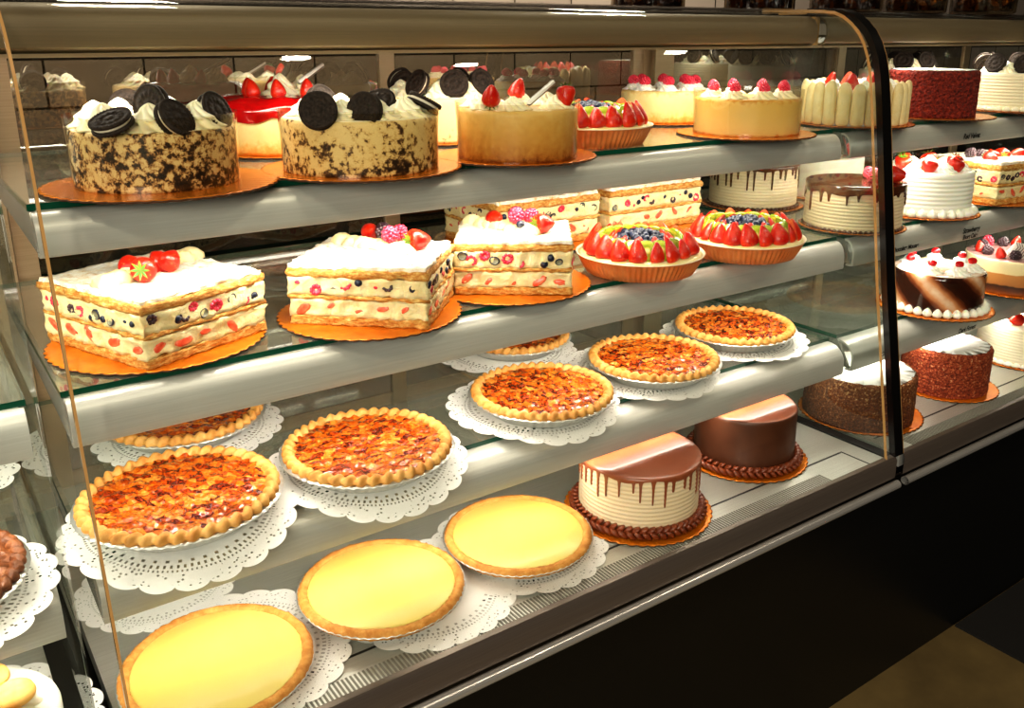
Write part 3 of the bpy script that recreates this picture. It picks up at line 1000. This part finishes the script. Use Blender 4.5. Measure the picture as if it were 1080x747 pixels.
dup(tart, 'fruit tart on the top shelf, half hidden behind the plain golden cheesecake', (1.02, 1.225, SH[1]), 2.2)

# --- berry slabs
def drupe_ring(mat, r=.0072, n=9):
    g = G()
    for k in range(n):
        a = TAU * k / n
        sphere(g, (r * math.cos(a), r * .85 * math.sin(a), 0), .0034, 8, 5, 0, (1, 1, .7))
        sphere(g, (r * .55 * math.cos(a + .3), r * .45 * math.sin(a + .3), -.001), .0026, 6, 4, 0, (1, 1, .5))
    return g.mesh('raspberry', mat)
ME['rasp_ring'] = drupe_ring('rasp')
ME['black_ring'] = drupe_ring('blackberry', .0062, 8)
M['bbflesh'] = simple('blueberry_flesh', '#8d8a70', .4, vary=(160, '#6a6a5c'))
ME['bb_cut'] = lathe([(0, -.0012), (.0062, -.0012), (.0070, .0002), (.0060, .0016), (.0052, .0016), (.0048, .0008), (0, .0010)], 16, lambda t, i, r, z: (r * (1 + .07 * math.sin(2 * t + 1)), z), mi=[0, 0, 0, 0, 1, 1]).mesh('blueberry', ['blueberry', 'bbflesh'])
ME['bb_whole'] = lathe([(0, -.004), (.005, -.003), (.0068, 0), (.005, .0028), (0, .0036)], 14).mesh('blueberry', 'blueberry')
def piece_mesh(mat, seed, sx, sy):
    g = G(); sphere(g, (0, 0, 0), 1., 12, 8)
    g.v = [(p[0] * sx * (1 + .35 * nz(*p, 2 + seed)), p[1] * sy * (1 + .35 * nz(p[1], p[0], p[2], 2 + seed)), p[2] * .002) for p in g.v]
    return g.mesh('p', mat)
ME['rasp_cut'] = piece_mesh('rasp', .3, .0085, .0062)
ME['straw_cut'] = piece_mesh('strawcut', .7, .0125, .006)
ME['black_cut'] = piece_mesh('blackberry', .5, .010, .0085)
def wobble_box(w, d, z0, z1, amp, seed, nx=34, bulge=0.):
    ny_ = max(6, int(nx * d / w)); nzz = 5
    g = G(); idx = {}
    def vid(i, j, k):
        key = (i, j, k)
        if key not in idx:
            x, y, z = (i / nx - .5) * w, (j / ny_ - .5) * d, z0 + (z1 - z0) * k / nzz
            e = bulge * math.sin(PI * k / nzz)
            q = Vector((x, y, z)) * 70 + Vector((seed * 9.1, seed * 3.3, 0))
            nn = noise.noise_vector(q)
            fx = (1 if i in (0, nx) else 0); fy = 1 if j in (0, ny_) else 0
            x += (nn.x * amp + (e if i == nx else -e if i == 0 else 0)) * fx
            y += (nn.y * amp + (e if j == ny_ else -e if j == 0 else 0)) * fy
            z += nn.z * amp * .6 * (1 if k in (0, nzz) else 0)
            n2 = noise.noise_vector(Vector((x, y, z)) * 210); x += n2.x * amp * .5 * fx; y += n2.y * amp * .5 * fy; z += n2.z * amp * .35 * (1 if k in (0, nzz) else 0)
            idx[key] = len(g.v); g.v.append((x, y, z))
        return idx[key]
    def q(a, b, c, d_):
        g.f.append((a, b, c, d_)); g.mi.append(0)
    for i in range(nx):
        for j in range(ny_):
            q(vid(i, j, 0), vid(i, j + 1, 0), vid(i + 1, j + 1, 0), vid(i + 1, j, 0))
            q(vid(i, j, nzz), vid(i + 1, j, nzz), vid(i + 1, j + 1, nzz), vid(i, j + 1, nzz))
    for i in range(nx):
        for k in range(nzz):
            q(vid(i, 0, k), vid(i + 1, 0, k), vid(i + 1, 0, k + 1), vid(i, 0, k + 1))
            q(vid(i, ny_, k), vid(i, ny_, k + 1), vid(i + 1, ny_, k + 1), vid(i + 1, ny_, k))
    for j in range(ny_):
        for k in range(nzz):
            q(vid(0, j, k), vid(0, j, k + 1), vid(0, j + 1, k + 1), vid(0, j + 1, k))
            q(vid(nx, j, k), vid(nx, j + 1, k), vid(nx, j + 1, k + 1), vid(nx, j, k + 1))
    return g
def slab(label, x, y, s, rz, w, d, seed, h=.085):
    t = thing('berry_slab', label, 'cake', (x, y, SH[s]), rz, 'layered berry pastry slabs')
    z0 = BT + .0005; k = h / .085
    L = [('pastry_layer', 'pastry', .0, .012, .0035, 0), ('cream_layer', 'pcream', .012, .036, .005, -.001), ('pastry_layer', 'pastry', .037, .043, .004, .0015),
         ('cream_layer', 'pcream', .043, .069, .005, -.0005), ('pastry_layer', 'pastry', .069, .081, .0035, .002)]
    for q, (nm, mt, a, b, amp, bl) in enumerate(L):
        obj(nm, wobble_box(w, d, z0 + a * k, z0 + b * k, amp, seed + q, 40, bl).mesh(nm, mt), t)
    obj('sugar_top', wobble_box(w - .003, d - .003, z0 + .0805 * k, z0 + .086 * k, .004, seed + 8, 44).mesh('sugar_top', 'sugar'), t)
    R_ = random.Random(seed)
    for side in range(4):
        ln, other = (w, d) if side % 2 == 0 else (d, w)
        rot = side * PI / 2
        def face(u, z):
            p = Vector((u, -other / 2 + .0008, z)); p.rotate(Euler((0, 0, rot))); return p
        u = -ln / 2 + .014
        while u < ln / 2 - .010:
            key, nm, sc_, wd = R_.choice([('bb_cut', 'blueberry', .95, .015), ('bb_cut', 'blueberry', 1.12, .017), ('bb_whole', 'blueberry', .72, .011), ('bb_whole', 'blueberry', .9, .013), ('rasp_cut', 'raspberry', .6, .013), ('rasp_ring', 'raspberry', 1., .021), ('rasp_ring', 'raspberry', .85, .019), ('black_ring', 'blackberry', .9, .018)])
            put(t, nm, key, face(u, z0 + (.056 + R_.uniform(-.007, .007)) * k), (PI / 2 + R_.uniform(-.3, .3), R_.uniform(-.6, .6), rot), sc_ * R_.uniform(.85, 1.1))
            u += wd * R_.choice((.8, .9, 1., 1.2, 2.0))
        u = -ln / 2 + .02
        while u < ln / 2 - .015:
            put(t, 'strawberry_piece', 'straw_cut', face(u, z0 + (.025 + R_.uniform(-.006, .004)) * k), (PI / 2 + R_.uniform(-.25, .25), R_.uniform(-.9, .9), rot), R_.uniform(.4, 1.15))
            u += R_.uniform(.03, .05)
    return t
def blob_strip(parent, p0, p1, z, n, r):
    g = G()
    for k in range(n):
        q = k / (n - 1); R_ = random.Random(k * 7 + n)
        c_ = (p0[0] + (p1[0] - p0[0]) * q + R_.uniform(-.004, .004), p0[1] + (p1[1] - p0[1]) * q + R_.uniform(-.004, .004), z)
        lathe([(r * 1.05, -.002), (r, r * .35), (r * .6, r * .75), (0, r * .95)], 18, lambda th, i, rr, zz: (rr * (1 + .14 * math.cos(6 * th + i * .5)), zz), g=g,
              mx=Matrix.Translation(c_) @ Matrix.Rotation(R_.uniform(0, 3), 4, 'Z') @ Matrix.Rotation(R_.uniform(-.3, .3), 4, 'X'))
    return obj('piped_cream', g.mesh('piped_cream', 'pcream'), parent)
ZT = BT + .0865
board('gold board under the berry slab at the left end of its shelf', .264, 1.216, 2, .138)
a_ = slab('berry and cream pastry slab turned corner to the front, at left end of second shelf', .266, 1.224, 2, math.radians(22), .19, .215, 11)
blob_strip(a_, local(a_, .205, 1.195), local(a_, .335, 1.29), ZT, 9, .017)
whole_berry(a_, local(a_, .243, 1.176, ZT + .018), (PI / 2 + .15, 0, 2.6 - .4), 1.15)
whole_berry(a_, local(a_, .268, 1.235, ZT + .012), (PI / 2, 0, 1.0), 1.1, False)
whole_berry(a_, local(a_, .236, 1.24, ZT + .012), (PI / 2, 0, .2), 1.05, False)
whole_berry(a_, local(a_, .282, 1.205, ZT + .013), (1.2, .3, 2.0), 1.0, False)

board('gold board under the second berry slab, with sugar crumbs at the shelf edge', .553, 1.160, 2, .133)
b_ = slab('sugar-dusted berry pastry slab, second from the left on its shelf, long side to the front', .566, 1.165, 2, math.radians(-43), .200, .178, 23)
blob_strip(b_, local(b_, .555, 1.25), local(b_, .60, 1.13), ZT, 8, .016)
whole_berry(b_, local(b_, .612, 1.140, ZT + .016), (PI / 2 + .1, 0, 2.4), 1.15)
put(b_, 'raspberry', 'rasp', local(b_, .595, 1.165, ZT + .013), (.5, 0, 0), 1.15)
put(b_, 'raspberry', 'rasp', local(b_, .612, 1.185, ZT + .012), (.2, .7, 0), 1.1)
put(b_, 'blackberry', 'black', local(b_, .598, 1.205, ZT + .012), (.4, .7, 0), 1.15)
put(b_, 'blackberry', 'black', local(b_, .614, 1.225, ZT + .012), (.9, .2, 0), 1.1)
whole_berry(b_, local(b_, .600, 1.25, ZT + .010), (1.2, .2, .4), .95, False)

board('gold board under the third berry slab beside the front fruit tart', .815, 1.180, 2, .136)
c_ = slab('berry pastry slab with leafy strawberries, third from the left beside the fruit tart', .822, 1.172, 2, math.radians(-36), .185, .165, 37)
blob_strip(c_, local(c_, .80, 1.26), local(c_, .83, 1.13), ZT, 8, .016)
whole_berry(c_, local(c_, .836, 1.130, ZT + .016), (PI / 2 + .1, 0, 2.2), 1.15)
put(c_, 'raspberry', 'rasp', local(c_, .822, 1.165, ZT + .016), (.5, 0, 0), 1.2)
put(c_, 'raspberry', 'rasp', local(c_, .845, 1.170, ZT + .014), (.2, .7, 0), 1.1)
put(c_, 'blackberry', 'black', local(c_, .838, 1.20, ZT + .013), (.4, .7, 0), 1.2)
whole_berry(c_, local(c_, .815, 1.225, ZT + .010), (1.3, .2, .4), 1.0)
put(c_, 'blueberry', 'blueberry', local(c_, .815, 1.15, ZT + .010), (.4, .7, 0), 1.)

board('board under the berry slab in the back row, behind the third front slab', 1.03, 1.445, 2, .15)
slab('berry pastry slab in the back row, left of the pair behind the fruit tarts', 1.03, 1.44, 2, 0, .245, .19, 51, .095)
board('board under the berry slab in the back row, between the two fruit tarts', 1.312, 1.445, 2, .15)
slab('berry pastry slab in the back row, right of the pair behind the fruit tarts', 1.312, 1.44, 2, 0, .262, .19, 67, .095)

# --- pies
def crimped_crust(R, z, n=42, rope=True):
    def mod(th, i, r, zz):
        ph = TAU * i / 14
        if not rope:
            d = .0012 * nz(math.cos(th) * 9, math.sin(th) * 9, ph, 2.2) * 1.6
            return (r + d * math.cos(ph), zz + d * math.sin(ph))
        k = .5 + .5 * math.cos(n * th + 1.5 * math.cos(ph))
        s = .52 + .60 * k ** .8
        cr = R
        return (cr + (r - cr) * s, z + (zz - z) * s)
    a, b = (.0085, .0085) if rope else (.0075, .0075)
    prof = [(R + a * math.cos(TAU * i / 14), z + b * math.sin(TAU * i / 14)) for i in range(15)]
    return lathe(prof[::1], 504 if rope else 240, mod)
def make_pie(name, label, x, y, s, rz, kind, scale=1., dz=.0015):
    t = thing(name, label, 'pie', (x, y, SH[s] + dz), rz, 'nut pies' if kind != 'lemon' else 'lemon pies')
    fl = lambda th, i, r, z: (r * (1 + (.007 * math.cos(64 * th) if i in (2, 3) else 0)), z + (.0006 * math.cos(64 * th) if i > 3 else 0))
    zr = .0245 if kind != 'lemon' else .020
    tin = lathe([(0, 0), (.092, 0), (.099, .006), (.113, zr - .004), (.117, zr), ((.1270 if kind != 'lemon' else .1236), zr + .0008), ((.1276 if kind != 'lemon' else .1242), zr + .0018), (.117, zr + .0012), (.112, zr - .003), (0, .003)], 384, fl)
    obj('foil_tin', tin.mesh('foil_tin', 'foil'), t)
    if kind == 'lemon':
        R, zc = .1145, zr + .001
        g = crimped_crust(R, zc, rope=False)
        lathe([(.098, .006), (.113, zr - .006), (.1155, zr)], 120, g=g)
        obj('crust', g.mesh('crust', 'grahamcrust'), t)
        obj('filling', lathe([(.1095, zr - .004), (.109, zr + .0035), (.105, zr + .005), (.06, zr + .0058), (0, zr + .006)], 120).mesh('filling', 'lemon'), t)
    else:
        g = crimped_crust(.1145, zr + .0055)
        obj('crust', g.mesh('crust', 'crust' if kind == 'nut' else 'coarsenut'), t)
        P = [(.1105, zr)] + [(.1100 * (1 - i / 46), zr + .0065) for i in range(46)] + [(0, zr + .0075)]
        amp = .0032 if kind == 'nut' else .006
        fr = 75 if kind == 'nut' else 55
        def mod(th, i, r, z):
            if i == 0:
                return (r, z)
            px, py = r * math.cos(th), r * math.sin(th)
            d = noise.voronoi(Vector((px * 85, py * 85, .3)))[0][0]
            return (r, z + amp * (nz(px, py, 0, fr) + .5 * nz(px, py, 5, fr * 2.4) + .9 * (.45 - d)))
        obj('filling', lathe(P, 240, mod).mesh('filling', 'nut' if kind == 'nut' else 'coarsenut'), t)
    t.scale = (scale,) * 3
    KIDS[t.name] = [o for o in bpy.data.objects if o.parent == t]
    return t
doily('lace doily hanging far over the shelf rail under the frontmost glazed nut pie', .243, 1.115, 3, .152, .1)
doily('lace doily draped over the shelf rail under the second glazed nut pie', .516, 1.115, 3, .150, .05)
doily('lace doily with a lifted scalloped edge under the middle glazed nut pie', .848, 1.150, 3, .152, .2)
doily('lace doily under the fourth glazed nut pie, overlapping the last one', 1.112, 1.165, 3, .150, .3)
doily('lace doily under the glazed nut pie nearest the black end frame', 1.405, 1.195, 3, .155, .15, drape=True)
pie = make_pie('nut_pie', 'largest-looking glazed nut pie, at the left end beside the glass seam', .2456, 1.120, 3, .4, 'nut', 1.04)
dup(pie, 'glazed nut pie second from the left in the front row of pies', (.514, 1.109, SH[3] + .0015), 1.5, scale=1.008)
dup(pie, 'glazed nut pie in the middle of the front row, third of the five', (.853, 1.132, SH[3] + .0015), 2.9, scale=.99)
dup(pie, 'glazed nut pie fourth along the front row, next to the last one', (1.121, 1.140, SH[3] + .003), 4.1, scale=.99)
dup(pie, 'glazed nut pie last in the row, nearest the black end frame', (1.395, 1.185, SH[3] + .0025), 5.2, scale=.99)
doily('lace doily under the nut pie in the back row, at the left end', .33, 1.385, 3, .148, .1, drape=False)
dup(pie, 'glazed nut pie in the back row, peeping out above the frontmost nut pie', (.325, 1.388, SH[3] + .0025), .9, scale=1.)
doily('lace doily under the nut pie in the back row, behind the middle one', .965, 1.405, 3, .145, .1, drape=False)
dup(pie, 'glazed nut pie in the back row, peeping out behind the middle nut pie', (.985, 1.408, SH[3] + .0025), 2.2, scale=.93)

doily('lace doily on the deck under the frontmost lemon pie', .290, 1.065, 0, .150, .1)
doily('lace doily on the deck between the two nearer lemon pies', .565, 1.050, 0, .145, .25)
doily('lace doily on the deck under the lemon pie next to the drip cake', .765, 1.075, 0, .150, .0)
lem = make_pie('lemon_pie', 'frontmost lemon pie, partly cut off at the bottom edge', .2490, 1.038, 0, 0, 'lemon', 1.016, dz=.0016)
dup(lem, 'middle lemon pie of the three on the deck', (.501, 1.058, DZ + .0105), 1.2, scale=1.008)
dup(lem, 'lemon pie nearest the drip cake, with a crumbly front crust', (.7535, 1.062, DZ + .0085), 2.6, scale=1.0)
doily('empty lace doily lying at the back of the deck behind the frontmost lemon pie', .235, 1.30, 0, .120, .3)

# neighbouring case on the left
doily('lace doily under the coarse brown nut pie in the neighbouring case', -.075, 1.085, 3, .165, .2, drape=False)
make_pie('nut_pie', 'coarse dull brown nut pie in the neighbouring case at the picture edge', -.062, 1.085, 3, .3, 'coarse', .97)
doily('lace doily at the back of the neighbouring case, behind the coarse nut pie', -.06, 1.42, 3, .15, .2, drape=False)
doily('lace doily under the white cream cake at the lower left picture corner', -.035, 1.085, 0, .150, .2)
c = cake('cream_cake', 'white cream cake topped with an orange biscuit at the lower left picture corner', -.043, 1.045, 0)
body(c, .108, .060, 'white_cream', z0=.003)
border(c, .105, .004, 34, .011, 'custard')
mac = lathe([(0, .0), (.020, .0), (.0225, .003), (.021, .008), (.012, .0105), (0, .011)], 32).mesh('orange_biscuit', 'macaron')
for k in range(7):
    a = TAU * k / 7 - .02
    rs = put(c, 'cream_rosette', 'rosette_flat', (.062 * math.cos(a), .062 * math.sin(a), .0625), (0, 0, a), (.95, .95, 1.))
    put(rs, 'orange_biscuit', mac, (0, 0, .0165), (.15, 0, 0), (1.05, 1.05, .9))

# --- deck cakes
board('scalloped board under the mocha cake with chocolate drips', 1.010, 1.050, 0, .130)
c = cake('drip_cake', 'ribbed mocha cake with chocolate drips and a braided border, beside a lemon pie', 1.010, 1.050, 0, .5)
body(c, .106, .108, 'mocha', rib=14)
drips(c, .106, .108, 'milkchoc_sheen', 34, .056, 4, over=.0022, w=.0019, base=.006)
rope_border(c, .117, BT + .008, 54, .0098, 'chocborder')
board('scalloped gold board under the smooth dark chocolate cake', 1.332, 1.084, 0, .123)
c = cake('chocolate_cake', 'smooth dark chocolate cake with a piped braid at its foot, behind the drip cake', 1.330, 1.084, 0)
body(c, .099, .112, 'chocside', top='milkchoc_sheen', bev=.005)  # top coloured lighter to stand in for the reflection on it
rope_border(c, .111, BT + .008, 50, .0098, 'chocborder')

# --- cakes in the further case
board('gold board under the brown crumb cake that stands behind the black end frame', 1.718, 1.080, 0, .131)
c = cake('sugar_dusted_cake', 'brown crumb-sided cake with a white sugar top, cut by the black end frame', 1.706, 1.080, 0)
body(c, .117, .106, 'browncrumb', top='powder', rough=.0022, n=220, bev=.008)
board('gold board under the rust-red crumb cake below the lettered rail', 2.030, 1.060, 0, .118)
c = cake('sugar_dusted_cake', 'rust-red crumb-sided cake with a white sugar top, right of the black end frame', 2.023, 1.060, 0)
body(c, .098, .108, 'rustcrumb', top='powder', rough=.0022, n=220, bev=.008, rib=14)
board('gold board under the ivory cake at the right edge of the deck', 2.395, 1.05, 0, .128)
c = cake('strawberry_top_cake', 'ivory ribbed cake with a strawberry on top, low at the right picture edge', 2.395, 1.05, 0)
body(c, .116, .100, 'frosting', rib=13)
border(c, .118, BT + .001, 40, .009, 'white_cream')
for k in range(5):
    a = TAU * k / 5 + 3.3
    whole_berry(c, (.07 * math.cos(a), .07 * math.sin(a), .118), (PI / 2, 0, a + 1), 1.1)
    put(c, 'blackberry', 'black', (.05 * math.cos(a + .5), .05 * math.sin(a + .5), .103), (.4, .2, a), 1.2)
    put(c, 'cream_rosette', 'rosette_white', (.082 * math.cos(a + .6), .082 * math.sin(a + .6), .103), (0, 0, a), .7)

board('gold board under the marbled chocolate cake', 1.966, 1.078, 3, .126)
c = cake('marbled_cake', 'glossy marbled chocolate cake with cherries on cream and a white dollop border', 1.966, 1.078, 3, .2)
body(c, .102, .092, 'marble', top='whitetop', bev=.008)
border(c, .1055, BT + .001, 32, .0145, 'white_cream', tilt=0, shape=(.85, .72, 1.0))
for k in range(7):
    a = TAU * k / 7 + .5
    rs = put(c, 'cream_rosette', 'rosette_white', (.068 * math.cos(a), .068 * math.sin(a), BT + .091), (0, 0, a), (1.0, 1.0, .85))
    put(rs, 'cherry', 'cherry', (0, 0, .019), (.2, .1, a), 1.05)
board('gold board under the layered mousse cake', 2.29, 1.062, 3, .126)
c = cake('mousse_cake', 'three-layer mousse cake with berries and striped chocolate sheets, right of the marbled cake', 2.29, 1.062, 3, .3)
body(c, .115, .084, 'mousse', top='pinkglaze', bev=.004)
for k in range(4):
    put(c, 'chocolate_sheet', 'sheet' if 'sheet' in ME else ME.setdefault('sheet', G().box(-.022, .022, -.0012, .0012, 0, .036).mesh('chocolate_sheet', 'striped', False)),
        (-.065 + .018 * k, -.01 + .004 * k, BT + .083), (.55, .25, -.9))
for k in range(7):
    a = TAU * k / 7 + 2.9
    x_, y_ = .083 * math.cos(a), .083 * math.sin(a)
    if k % 2:
        put(c, 'raspberry', 'rasp', (x_, y_, BT + .083), (.3, .3, a), 1.35)
    else:
        whole_berry(c, (x_, y_, BT + .084), (.2, .2, a), .85, False)
    put(c, 'blackberry', 'black', (.078 * math.cos(a + .42), .078 * math.sin(a + .42), BT + .083), (.3, .3, a), 1.2)

board('dark board under the drip cake behind the end pane', 1.690, 1.135, 2, .108)
c = cake('drip_cake', 'ribbed beige cake with chocolate drips and strawberries, just behind the clear end pane', 1.688, 1.134, 2, 1.)
body(c, .100, .094, 'mocha', rib=13)
drips(c, .100, .094, 'choc', 22, .06, 9, w=.0022, base=.016)
border(c, .100, BT, 60, .005, 'choc')
for k in range(4):
    a = 3.4 + .5 * k
    whole_berry(c, (.062 * math.cos(a), .062 * math.sin(a), BT + .112), (PI / 2, 0, a + 1.8), 1.15, k < 2)
    put(c, 'raspberry', 'rasp', (.04 * math.cos(a + .3), .04 * math.sin(a + .3), BT + .097), (0, .3, 0), 1.1)
board('board under the second drip cake in the back row', 1.715, 1.432, 2, .118)
c = cake('drip_cake', 'ribbed beige cake with thin chocolate drips in the back row behind the second fruit tart', 1.64, 1.432, 2, .2)
c.location.x = 1.715
body(c, .103, .100, 'mocha', rib=14)
drips(c, .103, .100, 'choc', 34, .06, 12, w=.002)
border(c, .105, BT, 60, .006, 'choc')
board('gold board under the white strawberry shortcake', 1.968, 1.137, 2, .118)
c = cake('strawberry_shortcake', 'white ribbed shortcake topped with strawberries, right of the black end frame', 1.966, 1.137, 2, .3)
body(c, .099, .098, 'white_cream', rib=10)
border(c, .1025, BT + .001, 30, .0150, 'white_cream', tilt=0, shape=(.85, .70, 1.0))
for k in range(6):
    a = TAU * k / 6 + .3
    whole_berry(c, (.066 * math.cos(a), .066 * math.sin(a), BT + .124), (PI - .25, .25, a), 1.25)
    put(c, 'cream_rosette', 'rosette_white', (.066 * math.cos(a + .5), .066 * math.sin(a + .5), BT + .0975), (0, 0, a), (.9, .9, .8))
put(c, 'cream_rosette', 'rosette_white', (0, 0, BT + .0975), (0, 0, 0), 1.2)
board('board under the berry slab at the right picture edge', 2.28, 1.15, 2, .14)
slab('berry pastry slab at the right picture edge, beside the white shortcake', 2.275, 1.148, 2, math.radians(-8), .21, .19, 91, .10)
s_ = bpy.data.objects[[o.name for o in bpy.data.objects if o.name.startswith('berry_slab')][-1]]
for k in range(5):
    whole_berry(s_, (-.06 + .035 * k, -.02 + .02 * (k % 2), .108), (PI / 2, 0, k * 1.1), 1.05, k % 2 == 0)
    put(s_, 'blackberry', 'black', (-.07 + .03 * k, .02, .105), (.5, k, 0), 1.2)
board('board under the white cake in the back row behind the end frame', 1.98, 1.43, 2, .115)
c = cake('cream_cake', 'plain white cake with strawberries in the back row behind the end frame', 1.98, 1.43, 2)
body(c, .098, .098, 'white_cream', rib=0)
for k in range(5):
    a = TAU * k / 5
    whole_berry(c, (.06 * math.cos(a), .06 * math.sin(a), BT + .10), (.2, .1, a), 1.1, False)

board('gold board under the ladyfinger cake', 1.702, 1.166, 1, .119)
c = cake('ladyfinger_cake', 'round cake walled with pale ladyfinger biscuits, seen through the end pane', 1.698, 1.166, 1)
body(c, .094, .070, 'white_cream')
ME['finger'] = lathe([(0, 0), (.010, .0005), (.0135, .006), (.0138, .03), (.0138, .060), (.0128, .074), (.009, .083), (.004, .0865), (0, .087)], 18).mesh('ladyfinger', 'ladyfinger')
for k in range(23):
    a = TAU * k / 23
    put(c, 'ladyfinger', 'finger', (.1015 * math.cos(a), .1015 * math.sin(a), BT), (0, .03 * math.sin(k * 2.3), a), (.62, .98, 1 + .03 * math.sin(k * 1.7)))
for k in range(7):
    a = TAU * k / 7
    put(c, 'strawberry_half', 'half', (.058 * math.cos(a), .058 * math.sin(a), BT + .066), (0, -.2, a), 1.)
    put(c, 'cream_rosette', 'rosette_white', (.075 * math.cos(a + .4), .075 * math.sin(a + .4), BT + .069), (0, 0, a), .8)
board('gold board under the red velvet cake', 2.015, 1.165, 1, .124)
c = cake('red_velvet_cake', 'tall red crumb-covered cake just right of the black end frame on the top shelf', 1.996, 1.172, 1)
body(c, .097, .103, 'redcrumb', top='white_cream', rough=.003, n=220, bev=.010)
board('board under the cookie-topped ivory cake at the right picture edge', 2.345, 1.15, 1, .124)
c = cake('cookie_top_cake', 'ivory ribbed cake dotted with cookie crumbs and topped with sandwich cookies, at right picture edge', 2.345, 1.15, 1)
body(c, .110, .090, 'ribcookie', rib=12, top='white_cream')
border(c, .113, BT + .001, 40, .010, 'frosting', tilt=.6)
for k in range(8):
    a = TAU * k / 8 + 3.3
    put(c, 'cream_rosette', 'rosette', (.074 * math.cos(a), .074 * math.sin(a), BT + .089), (0, 0, a), (.9, .9, .75))
    cookie(c, (.086 * math.cos(a + .38), .086 * math.sin(a + .38), BT + .112), (1.1, .5 * math.sin(k), a + 1.3 + k))
board('board under the cookie cake behind the red velvet cake', 2.28, 1.44, 1, .115)
c = cake('cookie_top_cake', 'pale cake topped with dark cookies, in the back row behind red velvet cake', 2.28, 1.44, 1)
body(c, .100, .092, 'frosting')
for k in range(8):
    a = TAU * k / 8 + .3
    put(c, 'cream_rosette', 'rosette', (.07 * math.cos(a), .07 * math.sin(a), BT + .091), (0, 0, a), (.9, .9, .85))
    cookie(c, (.08 * math.cos(a + .38), .08 * math.sin(a + .38), BT + .113), (1.1, .4, a + 1.5))

# ------------------------------------------------------------------ lights
WARM = (1.0, .905, .79)
def area(name, loc, rot, sx, sy, power, col=WARM, spread=PI):
    l = bpy.data.lights.new(name, 'AREA'); l.shape = 'RECTANGLE'; l.size = sx; l.size_y = sy; l.energy = power; l.color = col; l.spread = spread
    o = bpy.data.objects.new(name, l); COL.objects.link(o); o.location = loc; o.rotation_euler = rot
    return o
for nm, a, b in (('middle', XL, XR), ('far', XR + .026, XR + 1.5), ('near', XL - .036 - 1.2, XL - .036)):
    xc, ln = (a + b) / 2, (b - a) - .04
    area('hood_lamp', (xc, 1.215, DZ + .794), (math.radians(12), 0, 0), ln, .025, 3.6)
    for s, p in ((1, 5.2), (2, 3.7), (3, 2.75)):
        gy, ny, zb = EDGE[s]
        area('shelf_lamp', (xc, ny + .026, zb + .006), (math.radians(14), 0, 0), ln, .018, p)
# shop ceiling lamps in front of the cases
for x, y, p in ((-.6, -.2, 26), (.3, -.7, 26), (1.2, -.2, 26), (2.1, -.7, 26), (3.0, -.2, 26)):
    l = bpy.data.lights.new('ceiling_lamp', 'SPOT'); l.energy = p; l.color = (1, .85, .66); l.shadow_soft_size = .05; l.spot_size = math.radians(110); l.spot_blend = .6
    o = bpy.data.objects.new('ceiling_lamp', l); COL.objects.link(o); o.location = (x, y, 2.9); o.rotation_euler = (math.radians(35), 0, 0)
# wide fill light added behind the viewer to brighten the case fronts
sl = area('front_fill', (-2.3, -1.9, 2.1), (0, 0, 0), 2.2, 1.2, 150, (1, .92, .80))
sl.rotation_euler = (Vector((1.3, 1.1, .95)) - sl.location).to_track_quat('-Z', 'Y').to_euler()
# lamps over the staff side
for x in (.6, 2.4):
    area('service_lamp', (x, 2.2, 2.8), (math.radians(20), 0, 0), .3, .3, 26, (1, .85, .68))
w = bpy.data.worlds.new('World'); sc.world = w; w.use_nodes = True
w.node_tree.nodes['Background'].inputs[0].default_value = (1, .8, .58, 1)
w.node_tree.nodes['Background'].inputs[1].default_value = .02

# ------------------------------------------------------------------ camera
cam = bpy.data.cameras.new('camera'); co = bpy.data.objects.new('camera', cam); COL.objects.link(co)
F, CX, CY, W, H = 939.52, 540.957, 322.533, 1080, 747
cam.sensor_fit = 'HORIZONTAL'; cam.sensor_width = 36; cam.lens = F / W * 36
cam.shift_x = -(CX - W / 2) / W; cam.shift_y = (CY - H / 2) / W
right = Vector((.8191, -.5736, -.0007)); fwd = Vector((.5488, .7841, -.2899)); up = Vector((.1668, .2371, .9571))
fwd.normalize(); right = (right - fwd * right.dot(fwd)).normalized(); up = right.cross(fwd)
R3 = Matrix((right, up, -fwd)).transposed()
co.matrix_world = Matrix.Translation((0, 0, DZ + .8185)) @ R3.to_4x4()
cam.clip_start = .02
sc.camera = co
sc.cycles.max_bounces = 10; sc.cycles.transparent_max_bounces = 24; sc.cycles.glossy_bounces = 5; sc.cycles.transmission_bounces = 4
sc.cycles.sample_clamp_indirect = 4
sc.view_settings.view_transform = 'Standard'
sc.view_settings.look = 'Medium High Contrast'
sc.view_settings.exposure = 0.0
